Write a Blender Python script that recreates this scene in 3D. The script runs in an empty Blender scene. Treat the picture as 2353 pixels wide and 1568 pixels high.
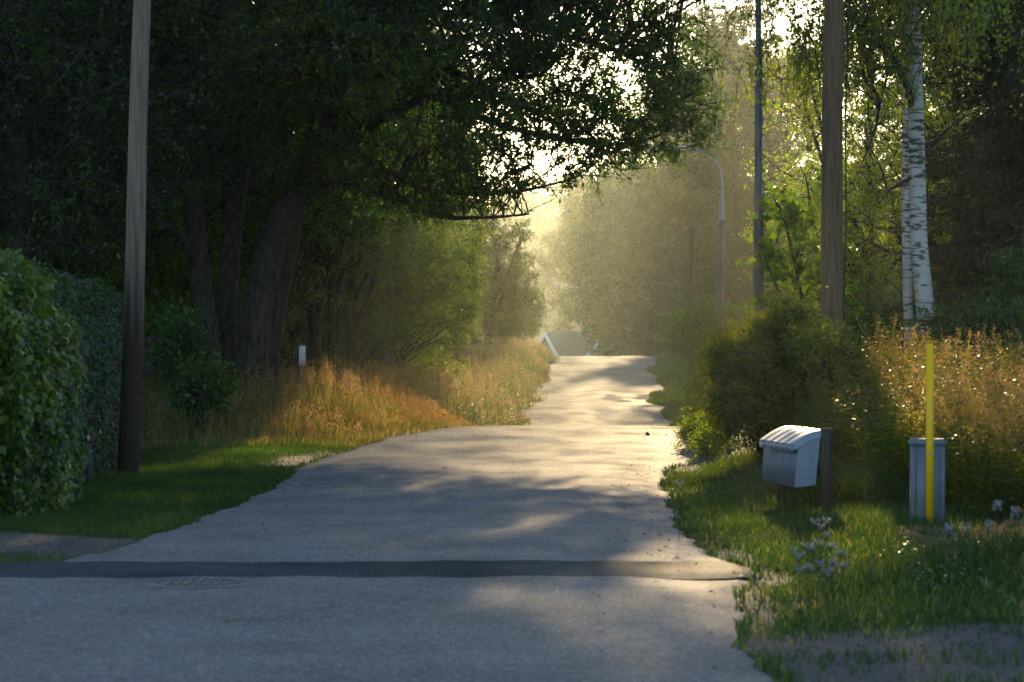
import bpy, math, random
import numpy as np
from mathutils import Vector, Matrix
R = math.radians
rng = np.random.default_rng(7)
scene = bpy.context.scene
col = scene.collection

# ------------------------------------------------------------------ camera, sky, sun, exposure
FPX = 2900.0            # focal length in pixels of a 1024 px wide frame
EYE = 1.5
cam_d = bpy.data.cameras.new('camera'); cam = bpy.data.objects.new('camera', cam_d); col.objects.link(cam)
cam.location = (0, 0, EYE); cam.rotation_euler = (R(90) + math.atan(7/FPX), 0, 0)
cam_d.lens = FPX*36/1024; cam_d.sensor_width = 36; cam_d.clip_start = .5; cam_d.clip_end = 5000
cam_d.dof.use_dof = True; cam_d.dof.focus_distance = 50; cam_d.dof.aperture_fstop = 5.0
scene.camera = cam

SUN_AZ, SUN_EL = R(4.0), R(12.5)
sd = Vector((math.sin(SUN_AZ)*math.cos(SUN_EL), math.cos(SUN_AZ)*math.cos(SUN_EL), math.sin(SUN_EL)))
w = bpy.data.worlds.new('World'); scene.world = w; w.use_nodes = True
nt = w.node_tree; nt.nodes.clear()
sky = nt.nodes.new('ShaderNodeTexSky'); sky.sky_type = 'NISHITA'; sky.sun_disc = False
sky.sun_elevation = SUN_EL; sky.sun_rotation = SUN_AZ; sky.air_density = 1.0; sky.dust_density = .6; sky.ozone_density = 2.2
bg = nt.nodes.new('ShaderNodeBackground'); bg.inputs[1].default_value = .15
wo = nt.nodes.new('ShaderNodeOutputWorld')
nt.links.new(sky.outputs[0], bg.inputs[0]); nt.links.new(bg.outputs[0], wo.inputs[0])
sl = bpy.data.lights.new('sun', 'SUN'); sl.energy = 4.0; sl.angle = R(.5); sl.color = (1, .73, .38)
so = bpy.data.objects.new('sun', sl); col.objects.link(so); so.rotation_euler = sd.to_track_quat('Z', 'Y').to_euler()
scene.view_settings.view_transform = 'Standard'; scene.view_settings.look = 'None'
scene.view_settings.gamma = 1; scene.view_settings.exposure = 1.28
scene.cycles.use_denoising = True
scene.cycles.max_bounces = 6; scene.cycles.diffuse_bounces = 2; scene.cycles.glossy_bounces = 2
scene.cycles.transmission_bounces = 3; scene.cycles.volume_bounces = 1; scene.cycles.transparent_max_bounces = 4
HAZE_DENSITY = .00022

# ------------------------------------------------------------------ helpers
def PX(x, D): return (x/2.298 - 512)*D/FPX            # photo column (2353 wide) at a distance -> metres
def PZ(y, D): return EYE + (348 - y/2.298)*D/FPX
def P3(x, y, D): return (PX(x, D), D, PZ(y, D))
def norm(a): return a/np.maximum(np.linalg.norm(a, axis=-1, keepdims=True), 1e-9)
def sstep(a, b, x):
    t = np.clip((x-a)/(b-a), 0, 1); return t*t*(3-2*t)
def wob(x, y, s=1.0, seed=0):
    r = np.random.default_rng(seed+99); o = 0
    for k in range(5):
        a, f, p = r.uniform(0, 6.28), r.uniform(.5, 2.2)*s, r.uniform(0, 6.28)
        o = o + np.sin((x*math.cos(a)+y*math.sin(a))*f+p)
    return o/5

def mat_new(name):
    m = bpy.data.materials.new(name); m.use_nodes = True; n = m.node_tree; n.nodes.clear()
    out = n.nodes.new('ShaderNodeOutputMaterial'); return m, n, out
def N(n, t, **kw):
    o = n.nodes.new(t)
    for k, v in kw.items():
        if k in o.inputs.keys(): o.inputs[k].default_value = v
        else: setattr(o, k, v)
    return o
def rgb(c): return (c[0], c[1], c[2], 1)
def leaf_mat(name, c1, c2, tr, tw=.5, rough=.5, spec=.35, c3=None, w3=.9):
    m, n, out = mat_new(name)
    at = N(n, 'ShaderNodeAttribute', attribute_name='rnd')
    ramp = n.nodes.new('ShaderNodeValToRGB'); e = ramp.color_ramp.elements
    e[0].color = rgb(c1); e[1].color = rgb(c2); e[1].position = w3
    if c3: x = e.new(1.0); x.color = rgb(c3)
    n.links.new(at.outputs['Fac'], ramp.inputs[0])
    tc = N(n, 'ShaderNodeTexCoord'); nz = N(n, 'ShaderNodeTexNoise', Scale=.55, Detail=2.0)
    n.links.new(tc.outputs['Object'], nz.inputs['Vector'])
    mr = N(n, 'ShaderNodeMapRange'); mr.inputs[1].default_value = .3; mr.inputs[2].default_value = .7; mr.inputs[3].default_value = .6; mr.inputs[4].default_value = 1.35
    n.links.new(nz.outputs[0], mr.inputs[0])
    mx = N(n, 'ShaderNodeVectorMath', operation='SCALE'); n.links.new(ramp.outputs[0], mx.inputs[0]); n.links.new(mr.outputs[0], mx.inputs['Scale'])
    b = N(n, 'ShaderNodeBsdfPrincipled', Roughness=rough); b.inputs['Specular IOR Level'].default_value = spec
    n.links.new(mx.outputs[0], b.inputs['Base Color'])
    t = N(n, 'ShaderNodeBsdfTranslucent')
    mt = N(n, 'ShaderNodeVectorMath', operation='MULTIPLY'); mt.inputs[1].default_value = tr
    n.links.new(mx.outputs[0], mt.inputs[0]); n.links.new(mt.outputs[0], t.inputs[0])
    s = N(n, 'ShaderNodeMixShader'); s.inputs[0].default_value = tw
    n.links.new(b.outputs[0], s.inputs[1]); n.links.new(t.outputs[0], s.inputs[2]); n.links.new(s.outputs[0], out.inputs[0])
    return m
def noise_mat(name, c1, c2, scale=(8, 8, 8), rough=.8, spec=.3, detail=5, lo=.35, hi=.65, bump=.0, bscale=40, metal=0, coord='Object', extra=None):
    m, n, out = mat_new(name)
    tc = N(n, 'ShaderNodeTexCoord'); mp = N(n, 'ShaderNodeMapping'); mp.inputs['Scale'].default_value = scale
    n.links.new(tc.outputs[coord], mp.inputs[0])
    nz = N(n, 'ShaderNodeTexNoise', Scale=1.0, Detail=float(detail), Roughness=.65); n.links.new(mp.outputs[0], nz.inputs['Vector'])
    ramp = n.nodes.new('ShaderNodeValToRGB'); e = ramp.color_ramp.elements
    e[0].color = rgb(c1); e[1].color = rgb(c2); e[0].position = lo; e[1].position = hi
    n.links.new(nz.outputs[0], ramp.inputs[0])
    b = N(n, 'ShaderNodeBsdfPrincipled', Roughness=rough, Metallic=metal); b.inputs['Specular IOR Level'].default_value = spec
    last = ramp.outputs[0]
    if extra: last = extra(n, tc, last)
    n.links.new(last, b.inputs['Base Color'])
    if bump:
        n2 = N(n, 'ShaderNodeTexNoise', Scale=float(bscale), Detail=3.0); n.links.new(mp.outputs[0], n2.inputs['Vector'])
        bp = N(n, 'ShaderNodeBump', Strength=bump, Distance=.02); n.links.new(n2.outputs[0], bp.inputs['Height']); n.links.new(bp.outputs[0], b.inputs['Normal'])
    n.links.new(b.outputs[0], out.inputs[0]); return m

class MB:
    def __init__(s): s.V = []; s.F = []; s.A = []; s.M = []; s.n = 0
    def add(s, V, F, rnd=None, mi=0):
        V = np.asarray(V, float).reshape(-1, 3); F = np.asarray(F, int)
        if len(F) == 0: return s
        s.V.append(V); s.F.append(F + s.n); s.n += len(V)
        s.A.append(np.zeros(len(F)) if rnd is None else np.asarray(rnd, float)); s.M.append(np.full(len(F), mi)); return s
    def build(s, name, mats, parent=None, loc=(0, 0, 0), smooth=False, vattr=None):
        me = bpy.data.meshes.new(name)
        V = np.concatenate(s.V) - np.array(loc if parent is None else (0, 0, 0), float)
        me.vertices.add(len(V)); me.vertices.foreach_set('co', V.astype(np.float32).ravel())
        li = np.concatenate([f.ravel() for f in s.F]); tot = np.concatenate([np.full(len(f), f.shape[1]) for f in s.F])
        me.loops.add(len(li)); me.loops.foreach_set('vertex_index', li.astype(np.int32))
        me.polygons.add(len(tot)); st = np.concatenate([[0], np.cumsum(tot)[:-1]])
        me.polygons.foreach_set('loop_start', st.astype(np.int32))
        me.update(calc_edges=True)
        me.polygons.foreach_set('material_index', np.concatenate(s.M).astype(np.int32))
        a = me.attributes.new('rnd', 'FLOAT', 'FACE'); a.data.foreach_set('value', np.concatenate(s.A).astype(np.float32))
        if vattr is not None:
            for k, v in vattr.items():
                a = me.attributes.new(k, 'FLOAT', 'POINT'); a.data.foreach_set('value', np.asarray(v, np.float32).ravel())
        if smooth: me.polygons.foreach_set('use_smooth', np.ones(len(tot), bool))
        for m in (mats if isinstance(mats, (list, tuple)) else [mats]): me.materials.append(m)
        me.update(); me.validate()
        o = bpy.data.objects.new(name, me); col.objects.link(o)
        if parent: o.parent = parent
        else: o.location = loc
        return o

def tag(o, label=None, cat=None, group=None, kind=None):
    if label: o['label'] = label
    if cat: o['category'] = cat
    if group: o['group'] = group
    if kind: o['kind'] = kind
    return o
def root(name, loc, label, cat, group=None, rz=0):
    o = bpy.data.objects.new(name, None); col.objects.link(o); o.location = loc; o.rotation_euler = (0, 0, rz); o.empty_display_size = .3
    return tag(o, label, cat, group)
def dup(src, loc, label, rz=0, sc=(1, 1, 1), group=None):
    r = src.copy(); col.objects.link(r); r.location = loc; r.rotation_euler = (0, 0, rz); r.scale = sc; r['label'] = label
    if group: r['group'] = group
    elif 'group' in r: del r['group']
    for ch in list(src.children):
        c = ch.copy(); col.objects.link(c); c.parent = r
        for g in list(ch.children):
            d = g.copy(); col.objects.link(d); d.parent = c
    return r

def box(mb, c, s, rz=0, mi=0, rnd=0., taper=1.0):
    x, y, z = [v/2 for v in s]
    V = np.array([[-x, -y, -z], [x, -y, -z], [x, y, -z], [-x, y, -z], [-x*taper, -y*taper, z], [x*taper, -y*taper, z], [x*taper, y*taper, z], [-x*taper, y*taper, z]])
    cr, sr = math.cos(rz), math.sin(rz)
    V = np.stack([V[:, 0]*cr-V[:, 1]*sr, V[:, 0]*sr+V[:, 1]*cr, V[:, 2]], 1) + np.array(c)
    F = [[0, 3, 2, 1], [4, 5, 6, 7], [0, 1, 5, 4], [1, 2, 6, 5], [2, 3, 7, 6], [3, 0, 4, 7]]
    mb.add(V, F, np.full(6, rnd), mi)
def tubes(mb, P, Rr, sides=6, mi=0, cap=True, jitter=0):
    """P (B,K,3) paths, Rr (B,K) radii"""
    P = np.asarray(P, float); Rr = np.asarray(Rr, float)
    if P.ndim == 2: P = P[None]; Rr = Rr[None]
    B, K, _ = P.shape
    T = np.empty_like(P); T[:, 1:-1] = P[:, 2:]-P[:, :-2]; T[:, 0] = P[:, 1]-P[:, 0]; T[:, -1] = P[:, -1]-P[:, -2]; T = norm(T)
    mean = norm(P[:, -1]-P[:, 0]+1e-6); ref = np.where(np.abs(mean[:, 2:3]) > .8, np.array([[1., .1, 0]]), np.array([[0, .1, 1.]]))[:, None, :]
    U = norm(np.cross(T, np.broadcast_to(ref, T.shape))); W = np.cross(T, U)
    a = np.arange(sides)*2*math.pi/sides
    rr = Rr[:, :, None, None]
    if jitter: rr = rr*(1+jitter*rng.normal(size=(B, K, sides, 1)))
    V = P[:, :, None, :] + rr*(np.cos(a)[None, None, :, None]*U[:, :, None, :] + np.sin(a)[None, None, :, None]*W[:, :, None, :])
    idx = np.arange(B*K*sides).reshape(B, K, sides)
    a0 = idx[:, :-1]; a1 = idx[:, 1:]; nx = np.roll(np.arange(sides), -1)
    F = np.stack([a0, a0[:, :, nx], a1[:, :, nx], a1], -1).reshape(-1, 4)
    n0 = mb.n
    mb.add(V.reshape(-1, 3), F, np.full(len(F), .5), mi)
    if cap and B == 1:
        c = idx[0, -1] + n0; mb.F.append(c[None]); mb.A.append(np.array([.5])); mb.M.append(np.array([mi]))
def smooth_path(pts, k):
    pts = np.asarray(pts, float); t = np.linspace(0, len(pts)-1, k); out = []
    for u in t:
        i = min(int(u), len(pts)-2); f = u-i
        p0 = pts[max(i-1, 0)]; p1 = pts[i]; p2 = pts[i+1]; p3 = pts[min(i+2, len(pts)-1)]
        out.append(.5*((2*p1)+(-p0+p2)*f+(2*p0-5*p1+4*p2-p3)*f*f+(-p0+3*p1-3*p2+p3)*f**3))
    return np.array(out)
def lathe(mb, prof, c=(0, 0, 0), sides=16, mi=0):
    prof = np.array(prof, float); a = np.arange(sides)*2*math.pi/sides; K = len(prof)
    V = np.stack([prof[:, 0:1]*np.cos(a), prof[:, 0:1]*np.sin(a), np.repeat(prof[:, 1:2], sides, 1)], -1)+np.array(c)
    idx = np.arange(K*sides).reshape(K, sides); nx = np.roll(np.arange(sides), -1)
    F = np.stack([idx[:-1], idx[:-1][:, nx], idx[1:][:, nx], idx[1:]], -1).reshape(-1, 4)
    mb.add(V.reshape(-1, 3), F, None, mi)

SH_OVAL = np.array([[0, 0], [.3, .42], [.62, .4], [1, 0], [.62, -.4], [.3, -.42]])
SH_DIA = np.array([[0, 0], [.45, .5], [1, 0], [.45, -.5]])
SH_MAPLE = np.array([[0, 0], [.08, .34], [.3, .28], [.46, .62], [.62, .24], [1, 0], [.62, -.24], [.46, -.62], [.3, -.28], [.08, -.34]])
def leaves(mb, P, A, Nn, L, Wd, rnd, shape=SH_DIA, mi=0, curl=.12):
    A = norm(A); S = norm(np.cross(A, Nn)); Nn = np.cross(S, A)
    n = len(P); k = len(shape)
    L = np.broadcast_to(L, n); Wd = np.broadcast_to(Wd, n)
    al = shape[:, 0][None, :, None]; ac = shape[:, 1][None, :, None]
    V = P[:, None] + A[:, None]*al*L[:, None, None] + S[:, None]*ac*Wd[:, None, None] + Nn[:, None]*(np.abs(ac)*Wd[:, None, None]*.35 - al**2*L[:, None, None]*curl)
    mb.add(V.reshape(-1, 3), np.arange(n*k).reshape(n, k), rnd, mi)
def rdir(n, up=0., r=None):
    r = r or rng; v = norm(r.normal(size=(n, 3))); v[:, 2] += up; return norm(v)

def foliage(mb, C, r, per, L, Wd, shape=SH_DIA, up=.15, mi=0, tw=6, twig=None, rr=None):
    """leafy twigs radiating from every clump centre"""
    rr = rr or rng; n = len(C); r = np.broadcast_to(r, n)
    D = norm(rr.normal(size=(n, tw, 3))*[1, 1, .75] + [0, 0, up]); ln = r[:, None]*rr.uniform(.55, 1.15, (n, tw))
    if twig is not None:
        B = n*tw; s = np.repeat(C, tw, 0); d = D.reshape(-1, 3); l = ln.reshape(-1, 1)
        mid = s+d*l*.5+rr.normal(size=(B, 3))*.04*l; e = s+d*l+[0, 0, -.04]
        tubes(twig, np.stack([s, mid, e], 1), np.tile([.012, .008, .003], (B, 1))*np.clip(l/.6, .5, 2), 3)
    m = n*per; ci = np.repeat(np.arange(n), per); ti = rr.integers(0, tw, m); t = rr.uniform(.15, 1.05, m)
    d = D[ci, ti]; base = C[ci] + d*(ln[ci, ti]*t)[:, None] + rr.normal(size=(m, 3))*(.045*r[ci] + .015)[:, None]
    A = norm(d*.5 + rr.normal(size=(m, 3))*.7 + [0, 0, -.2]); Nn = norm(rr.normal(size=(m, 3))+[0, -.25, .45])
    sc = rr.uniform(.6, 1.2, m); cr = rr.uniform(0, .35, n)[ci]
    leaves(mb, base, A, Nn, L*sc, Wd*sc, np.clip(cr+rr.uniform(0, .65, m), 0, 1), shape, mi)
def strands(mb, C, r, ns, lmin, lmax, per, L, Wd, mi=0, twig=None, rr=None, sway=.3):
    """hanging birch twigs"""
    rr = rr or rng; n = len(C)*ns; S = np.repeat(C, ns, 0)+rr.normal(size=(n, 3))*[r, r, r*.45]
    ln = rr.uniform(lmin, lmax, n); dr = rr.normal(size=(n, 3))*sway*[1, 1, 0]
    if twig is not None:
        t = np.array([0, .35, .7, 1.])[None, :, None]; l = ln[:, None, None]
        tubes(twig, S[:, None]+dr[:, None]*np.sqrt(t)*l*1.2+np.array([0, 0, -1.])*t**1.2*l, np.tile([.006, .005, .004, .002], (n, 1)), 3)
    m = n*per; si = np.repeat(np.arange(n), per); t = rr.uniform(0, 1, m)
    B = S[si]+dr[si]*(np.sqrt(t)*ln[si]*1.2)[:, None]; B[:, 2] -= t**1.2*ln[si]; B += rr.normal(size=(m, 3))*.035
    A = norm(rr.normal(size=(m, 3))*[.7, .7, .4]+[0, 0, -.8]); Nn = norm(rr.normal(size=(m, 3)))
    sc = rr.uniform(.65, 1.2, m)
    leaves(mb, B, A, Nn, L*sc, Wd*sc, np.clip(rr.uniform(0, .3, n)[si]+rr.uniform(0, .7, m), 0, 1), SH_DIA, mi)
def ell_points(n, ells, rr, shell=.55, holes=.0, hs=1.0, seed=0):
    out = []; tot = 0; vol = np.array([e[3]*e[4]*e[5] for e in ells], float)**.8; vol /= vol.sum()
    while tot < n:
        k = rr.choice(len(ells), p=vol, size=n*2); E = np.array(ells, float)[k]
        d = norm(rr.normal(size=(len(k), 3))); rad = rr.uniform(shell**3, 1, len(k))**(1/3)
        p = E[:, :3]+d*rad[:, None]*E[:, 3:]
        v = wob(p[:, 0]+p[:, 2]*.6, p[:, 1]-p[:, 2], hs, seed)
        p = p[v > -1+holes]; out.append(p); tot += len(p)
    return np.concatenate(out)[:n]
def limbs(mb, C, paths, rr, thick=.05, frac=.6, sides=5, sag=.15, mi=0):
    """curved limbs from points of the stems to each clump"""
    PP = np.concatenate([p for p, _ in paths]); RR = np.concatenate([r for _, r in paths])
    for c in C:
        dz = c[2]-PP[:, 2]; hd = np.hypot(c[0]-PP[:, 0], c[1]-PP[:, 1])
        cost = np.abs(dz-hd*frac)+hd*.6+np.where(dz < 0, 2., 0)+rr.uniform(0, .5, len(PP)); i = int(np.argmin(cost))
        a = PP[i]; L = np.linalg.norm(c-a); r0 = min(RR[i]*.6, thick*(.35+L*.22))
        t = np.linspace(0, 1, 6)[:, None]; m = a*.5+c*.5+[0, 0, sag*L]+rr.normal(size=3)*.09*L
        pth = (1-t)**2*a+2*t*(1-t)*m+t*t*c; pth[1:-1] += rr.normal(size=(4, 3))*.025*L
        tubes(mb, pth, r0*(1-t[:, 0]*.8), sides, mi, cap=False)
def stem(mb, pts, radii, k=16, sides=10, mi=0, jit=.03):
    p = smooth_path(pts, k); r = np.interp(np.linspace(0, 1, k), np.linspace(0, 1, len(radii)), radii)
    tubes(mb, p, r, sides, mi, jitter=jit); return p, r

# ------------------------------------------------------------------ ground profile
_yk = [-80, 0, 32, 40, 47, 50, 54, 60, 66, 71, 76, 82, 90, 96, 105, 112, 117, 121, 130, 145, 170, 220, 300, 400, 1500]
_zk = [0, 0, 0, .08, .17, .14, .0, -.32, -.55, -.58, -.48, -.2, -.07, .12, .62, .98, 1.16, 1.12, .75, 0, -1.6, -3.6, -4.3, -4, -4]
_yy = np.arange(-80, 1500, .5); _zz = np.interp(_yy, _yk, _zk); _g = np.exp(-np.linspace(-2, 2, 7)**2/2); _g /= _g.sum()
_zz = np.convolve(np.pad(_zz, 3, mode='edge'), _g, 'valid')
def zprof(y): return np.interp(y, _yy, _zz)
def zleft(y): return np.interp(y, [-80, 45, 60, 72, 85, 100, 117, 130, 150, 200, 300, 1500], [0, 0, .02, .1, .35, .65, 1.1, 1.0, .3, -2, -4.3, -4])
def zright(y): return np.interp(y, [-80, 45, 60, 80, 100, 117, 130, 150, 200, 300, 1500], [0, .05, .05, .15, .6, 1.3, 1.1, .4, -2, -4.3, -4])
_ly = [-60, 17.5, 18.2, 18.9, 20.4, 22.2, 24.4, 26, 28.6, 32.2, 36.3, 38.5, 44, 47, 55, 66, 74, 95, 105, 117, 160, 230, 1500]
_lx = [-11, -11, -5.0, -3.5, -3.2, -2.95, -2.84, -2.76, -2.65, -2.6, -2.65, -2.45, -1.95, -1.35, -.75, -.2, .15, .75, 1.15, 1.55, 3.4, 6, 60]
_ry = [-60, 13, 15, 17, 19, 23, 26, 32, 35.5, 37, 42, 47, 60, 70, 75, 80, 88, 95, 105, 117, 160, 230, 1500]
_rx = [.9, 1.2, 1.22, 1.35, 1.62, 1.4, 1.5, 1.7, 1.95, 2.35, 2.7, 3.0, 3.6, 4.15, 4.25, 4.1, 4.3, 4.8, 5.2, 5.8, 7.9, 11, 66]
def LX(y): return np.where(np.asarray(y) > 58, .16*np.sin(np.asarray(y)*.45)+.12*np.sin(np.asarray(y)*1.07+1), 0)*sstep(58, 66, y) + np.interp(y, _ly, _lx) + .03*np.sin(y*2.1)+.02*np.sin(y*5.3+1)+.012*np.sin(y*13.1)+.01*np.sin(y*29)
def RX(y): return np.where(np.asarray(y) > 58, .18*np.sin(np.asarray(y)*.38+2)+.12*np.sin(np.asarray(y)*.93), 0)*sstep(58, 66, y) + np.interp(y, _ry, _rx) + .035*np.sin(y*1.9+2)+.02*np.sin(y*5.9)+.015*np.sin(y*12.3)+.01*np.sin(y*27)
def hz(x, y):
    x = np.asarray(x, float); y = np.asarray(y, float)
    zc = zprof(y); dl = LX(y)-x; dr = x-RX(y)
    z = zc+(zleft(y)-zc)*sstep(.2, 4.0, dl)+(zright(y)-zc)*sstep(1.2, 5.0, dr)
    z = z + .05*sstep(.1, 1.2, np.maximum(dl, dr))+.035*wob(x, y, .9, 3)*sstep(.3, 2, np.maximum(dl, dr))
    return z
def gravel_mask(x, y):
    n = .35*wob(x*2.2, y*1.2, 1.4, 5); dr = x-RX(y); dl = LX(y)-x
    a = (1-sstep(14.7, 16.0, y+n*2.6+np.abs(x-2.8)*.12))*sstep(.0, .1, dr)
    a2 = (1-sstep(.05, .3, dr+n*.5))*(1-sstep(21.5, 24, y))*sstep(0, .05, dr)
    b = sstep(0, .05, dr)*(1-sstep(.25, .8, dr+n*.5))*sstep(33.5, 35, y)*(1-sstep(41, 44, y))
    c = sstep(20.8, 21.3, y+n*.6)*(1-sstep(22.7, 23.1, y+n*.5))*sstep(-.05, .02, dl)
    d = (1-sstep(.2, .7, dl+n*.4))*sstep(34.5, 36, y)*(1-sstep(38.5, 41, y))*sstep(-.05, .02, dl)
    e = (1-sstep(.02, .10+.10*np.clip(n*3, -.5, 1), np.maximum(dl, dr)))*sstep(-.02, .03, np.maximum(dl, dr))*.85
    return np.clip(np.maximum.reduce([a, a2*.9, b, c, d, e]), 0, 1)
def H1(x, y): return float(hz(np.array([x]), np.array([y]))[0])

# ------------------------------------------------------------------ materials of the setting
def asphalt(name, ca, cb, stone, rough=.62, gloss=.030):
    m, n, out = mat_new(name); tc = N(n, 'ShaderNodeTexCoord')
    big = N(n, 'ShaderNodeTexNoise', Scale=.9, Detail=4.0); n.links.new(tc.outputs['Object'], big.inputs['Vector'])
    r = n.nodes.new('ShaderNodeValToRGB'); r.color_ramp.elements[0].color = rgb(ca); r.color_ramp.elements[1].color = rgb(cb)
    r.color_ramp.elements[0].position = .35; r.color_ramp.elements[1].position = .68; n.links.new(big.outputs[0], r.inputs[0])
    v = N(n, 'ShaderNodeTexVoronoi', Scale=70.0); n.links.new(tc.outputs['Object'], v.inputs['Vector'])
    hs = N(n, 'ShaderNodeSeparateColor'); n.links.new(v.outputs['Color'], hs.inputs[0])
    vr = n.nodes.new('ShaderNodeValToRGB'); e = vr.color_ramp.elements; e[0].position = .0; e[0].color = (.62, .62, .62, 1); e[1].position = .9; e[1].color = (1.25, 1.25, 1.25, 1)
    x = e.new(.97); x.color = (stone, stone, stone, 1); n.links.new(hs.outputs[0], vr.inputs[0])
    mx = N(n, 'ShaderNodeVectorMath', operation='MULTIPLY'); n.links.new(r.outputs[0], mx.inputs[0]); n.links.new(vr.outputs[0], mx.inputs[1])
    mid = N(n, 'ShaderNodeTexNoise', Scale=9.0, Detail=5.0, Roughness=.7); n.links.new(tc.outputs['Object'], mid.inputs['Vector'])
    mr = N(n, 'ShaderNodeMapRange'); mr.inputs[1].default_value = .3; mr.inputs[2].default_value = .7; mr.inputs[3].default_value = .86; mr.inputs[4].default_value = 1.12
    n.links.new(mid.outputs[0], mr.inputs[0]); m2 = N(n, 'ShaderNodeVectorMath', operation='SCALE'); n.links.new(mx.outputs[0], m2.inputs[0]); n.links.new(mr.outputs[0], m2.inputs['Scale'])
    b = N(n, 'ShaderNodeBsdfPrincipled', Roughness=rough); b.inputs['Specular IOR Level'].default_value = .04
    z4 = N(n, 'ShaderNodeTexNoise', Scale=1.0, Detail=5.0, Roughness=.6); m4 = N(n, 'ShaderNodeMapping'); m4.inputs['Scale'].default_value = (1.1, .45, 1); n.links.new(tc.outputs['Object'], m4.inputs[0]); n.links.new(m4.outputs[0], z4.inputs['Vector'])
    r4 = N(n, 'ShaderNodeMapRange'); r4.inputs[1].default_value = .3; r4.inputs[2].default_value = .7; r4.inputs[3].default_value = rough+.1; r4.inputs[4].default_value = rough-.12; n.links.new(z4.outputs[0], r4.inputs[0]); n.links.new(r4.outputs[0], b.inputs['Roughness'])
    n.links.new(m2.outputs[0], b.inputs['Base Color'])
    bp = N(n, 'ShaderNodeBump', Strength=.5, Distance=.006); n.links.new(v.outputs['Distance'], bp.inputs['Height']); n.links.new(bp.outputs[0], b.inputs['Normal'])
    df = N(n, 'ShaderNodeBsdfDiffuse', Roughness=.6); gl = N(n, 'ShaderNodeBsdfGlossy'); gl.inputs['Roughness'].default_value = .5; gl.inputs['Color'].default_value = (.9, .9, .9, 1)
    n.links.new(m2.outputs[0], df.inputs['Color']); n.links.new(bp.outputs[0], df.inputs['Normal']); n.links.new(bp.outputs[0], gl.inputs['Normal'])
    r5 = N(n, 'ShaderNodeMapRange'); r5.inputs[1].default_value = .32; r5.inputs[2].default_value = .68; r5.inputs[3].default_value = gloss*.5; r5.inputs[4].default_value = gloss*1.6; n.links.new(z4.outputs[0], r5.inputs[0])
    ms = N(n, 'ShaderNodeMixShader'); n.links.new(r5.outputs[0], ms.inputs[0]); n.links.new(df.outputs[0], ms.inputs[1]); n.links.new(gl.outputs[0], ms.inputs[2])
    n.nodes.remove(b); n.links.new(ms.outputs[0], out.inputs[0]); return m
M_ROAD = asphalt('asphalt', (.128, .115, .106), (.165, .149, .137), 2.2, .8)
M_PATCH = asphalt('asphalt_fresh', (.03, .034, .038), (.05, .054, .058), 1.8, .7, .02)
M_GRAVEL = noise_mat('gravel', (.07, .065, .065), (.2, .18, .17), (14, 14, 14), .9, .2, 6, .3, .7, .5, 4)
def ground_material():
    m, n, out = mat_new('ground'); tc = N(n, 'ShaderNodeTexCoord')
    def ramp(scale, a, b, lo=.35, hi=.65):
        z = N(n, 'ShaderNodeTexNoise', Scale=scale, Detail=6.0, Roughness=.65); n.links.new(tc.outputs['Object'], z.inputs['Vector'])
        r = n.nodes.new('ShaderNodeValToRGB'); r.color_ramp.elements[0].color = rgb(a); r.color_ramp.elements[1].color = rgb(b); r.color_ramp.elements[0].position = lo; r.color_ramp.elements[1].position = hi
        n.links.new(z.outputs[0], r.inputs[0]); return r.outputs[0], z
    g, _ = ramp(3.0, (.022, .035, .010), (.055, .055, .020)); s, _ = ramp(22.0, (.035, .031, .029), (.10, .088, .078))
    at = N(n, 'ShaderNodeAttribute', attribute_name='grav'); z = N(n, 'ShaderNodeTexNoise', Scale=7.0, Detail=4.0); n.links.new(tc.outputs['Object'], z.inputs['Vector'])
    ad = N(n, 'ShaderNodeMath', operation='ADD'); n.links.new(at.outputs['Fac'], ad.inputs[0]); n.links.new(z.outputs[0], ad.inputs[1])
    mr = N(n, 'ShaderNodeMapRange'); mr.inputs[1].default_value = .88; mr.inputs[2].default_value = 1.12; n.links.new(ad.outputs[0], mr.inputs[0])
    mx = N(n, 'ShaderNodeMix', data_type='RGBA'); n.links.new(mr.outputs[0], mx.inputs[0]); n.links.new(g, mx.inputs[6]); n.links.new(s, mx.inputs[7])
    b = N(n, 'ShaderNodeBsdfPrincipled', Roughness=.95); b.inputs['Specular IOR Level'].default_value = .15; n.links.new(mx.outputs[2], b.inputs['Base Color'])
    n3 = N(n, 'ShaderNodeTexNoise', Scale=35.0, Detail=3.0); n.links.new(tc.outputs['Object'], n3.inputs['Vector'])
    bp = N(n, 'ShaderNodeBump', Strength=.7, Distance=.03); n.links.new(n3.outputs[0], bp.inputs['Height']); n.links.new(bp.outputs[0], b.inputs['Normal'])
    n.links.new(b.outputs[0], out.inputs[0]); return m
M_GROUND = ground_material()

def grid(mb, X, Y, Z):
    a, b = X.shape; idx = np.arange(a*b).reshape(a, b)
    F = np.stack([idx[:-1, :-1], idx[:-1, 1:], idx[1:, 1:], idx[1:, :-1]], -1).reshape(-1, 4)
    mb.add(np.stack([X, Y, Z], -1).reshape(-1, 3), F)
xs = np.concatenate([-np.geomspace(700, 14.5, 26), np.arange(-14, 14, .2), np.geomspace(14.5, 700, 26)])
ys = np.concatenate([np.arange(-60, 8, 4), np.arange(8, 50, .2), np.arange(50, 130, .5), np.geomspace(130, 1400, 60)])
X, Y = np.meshgrid(xs, ys); dd = np.minimum(X-LX(Y), RX(Y)-X); Z = hz(X, Y)-.006-.05*sstep(.0, .25, dd)
mb = MB(); grid(mb, X, Y, Z)
tag(mb.build('ground', M_GROUND, smooth=True, vattr={'grav': gravel_mask(X, Y).ravel()}), kind='structure')
ys = np.concatenate([np.arange(-60, 8, 2), np.arange(8, 60, .12), np.arange(60, 130, .25), np.arange(130, 300, 3)])
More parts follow.
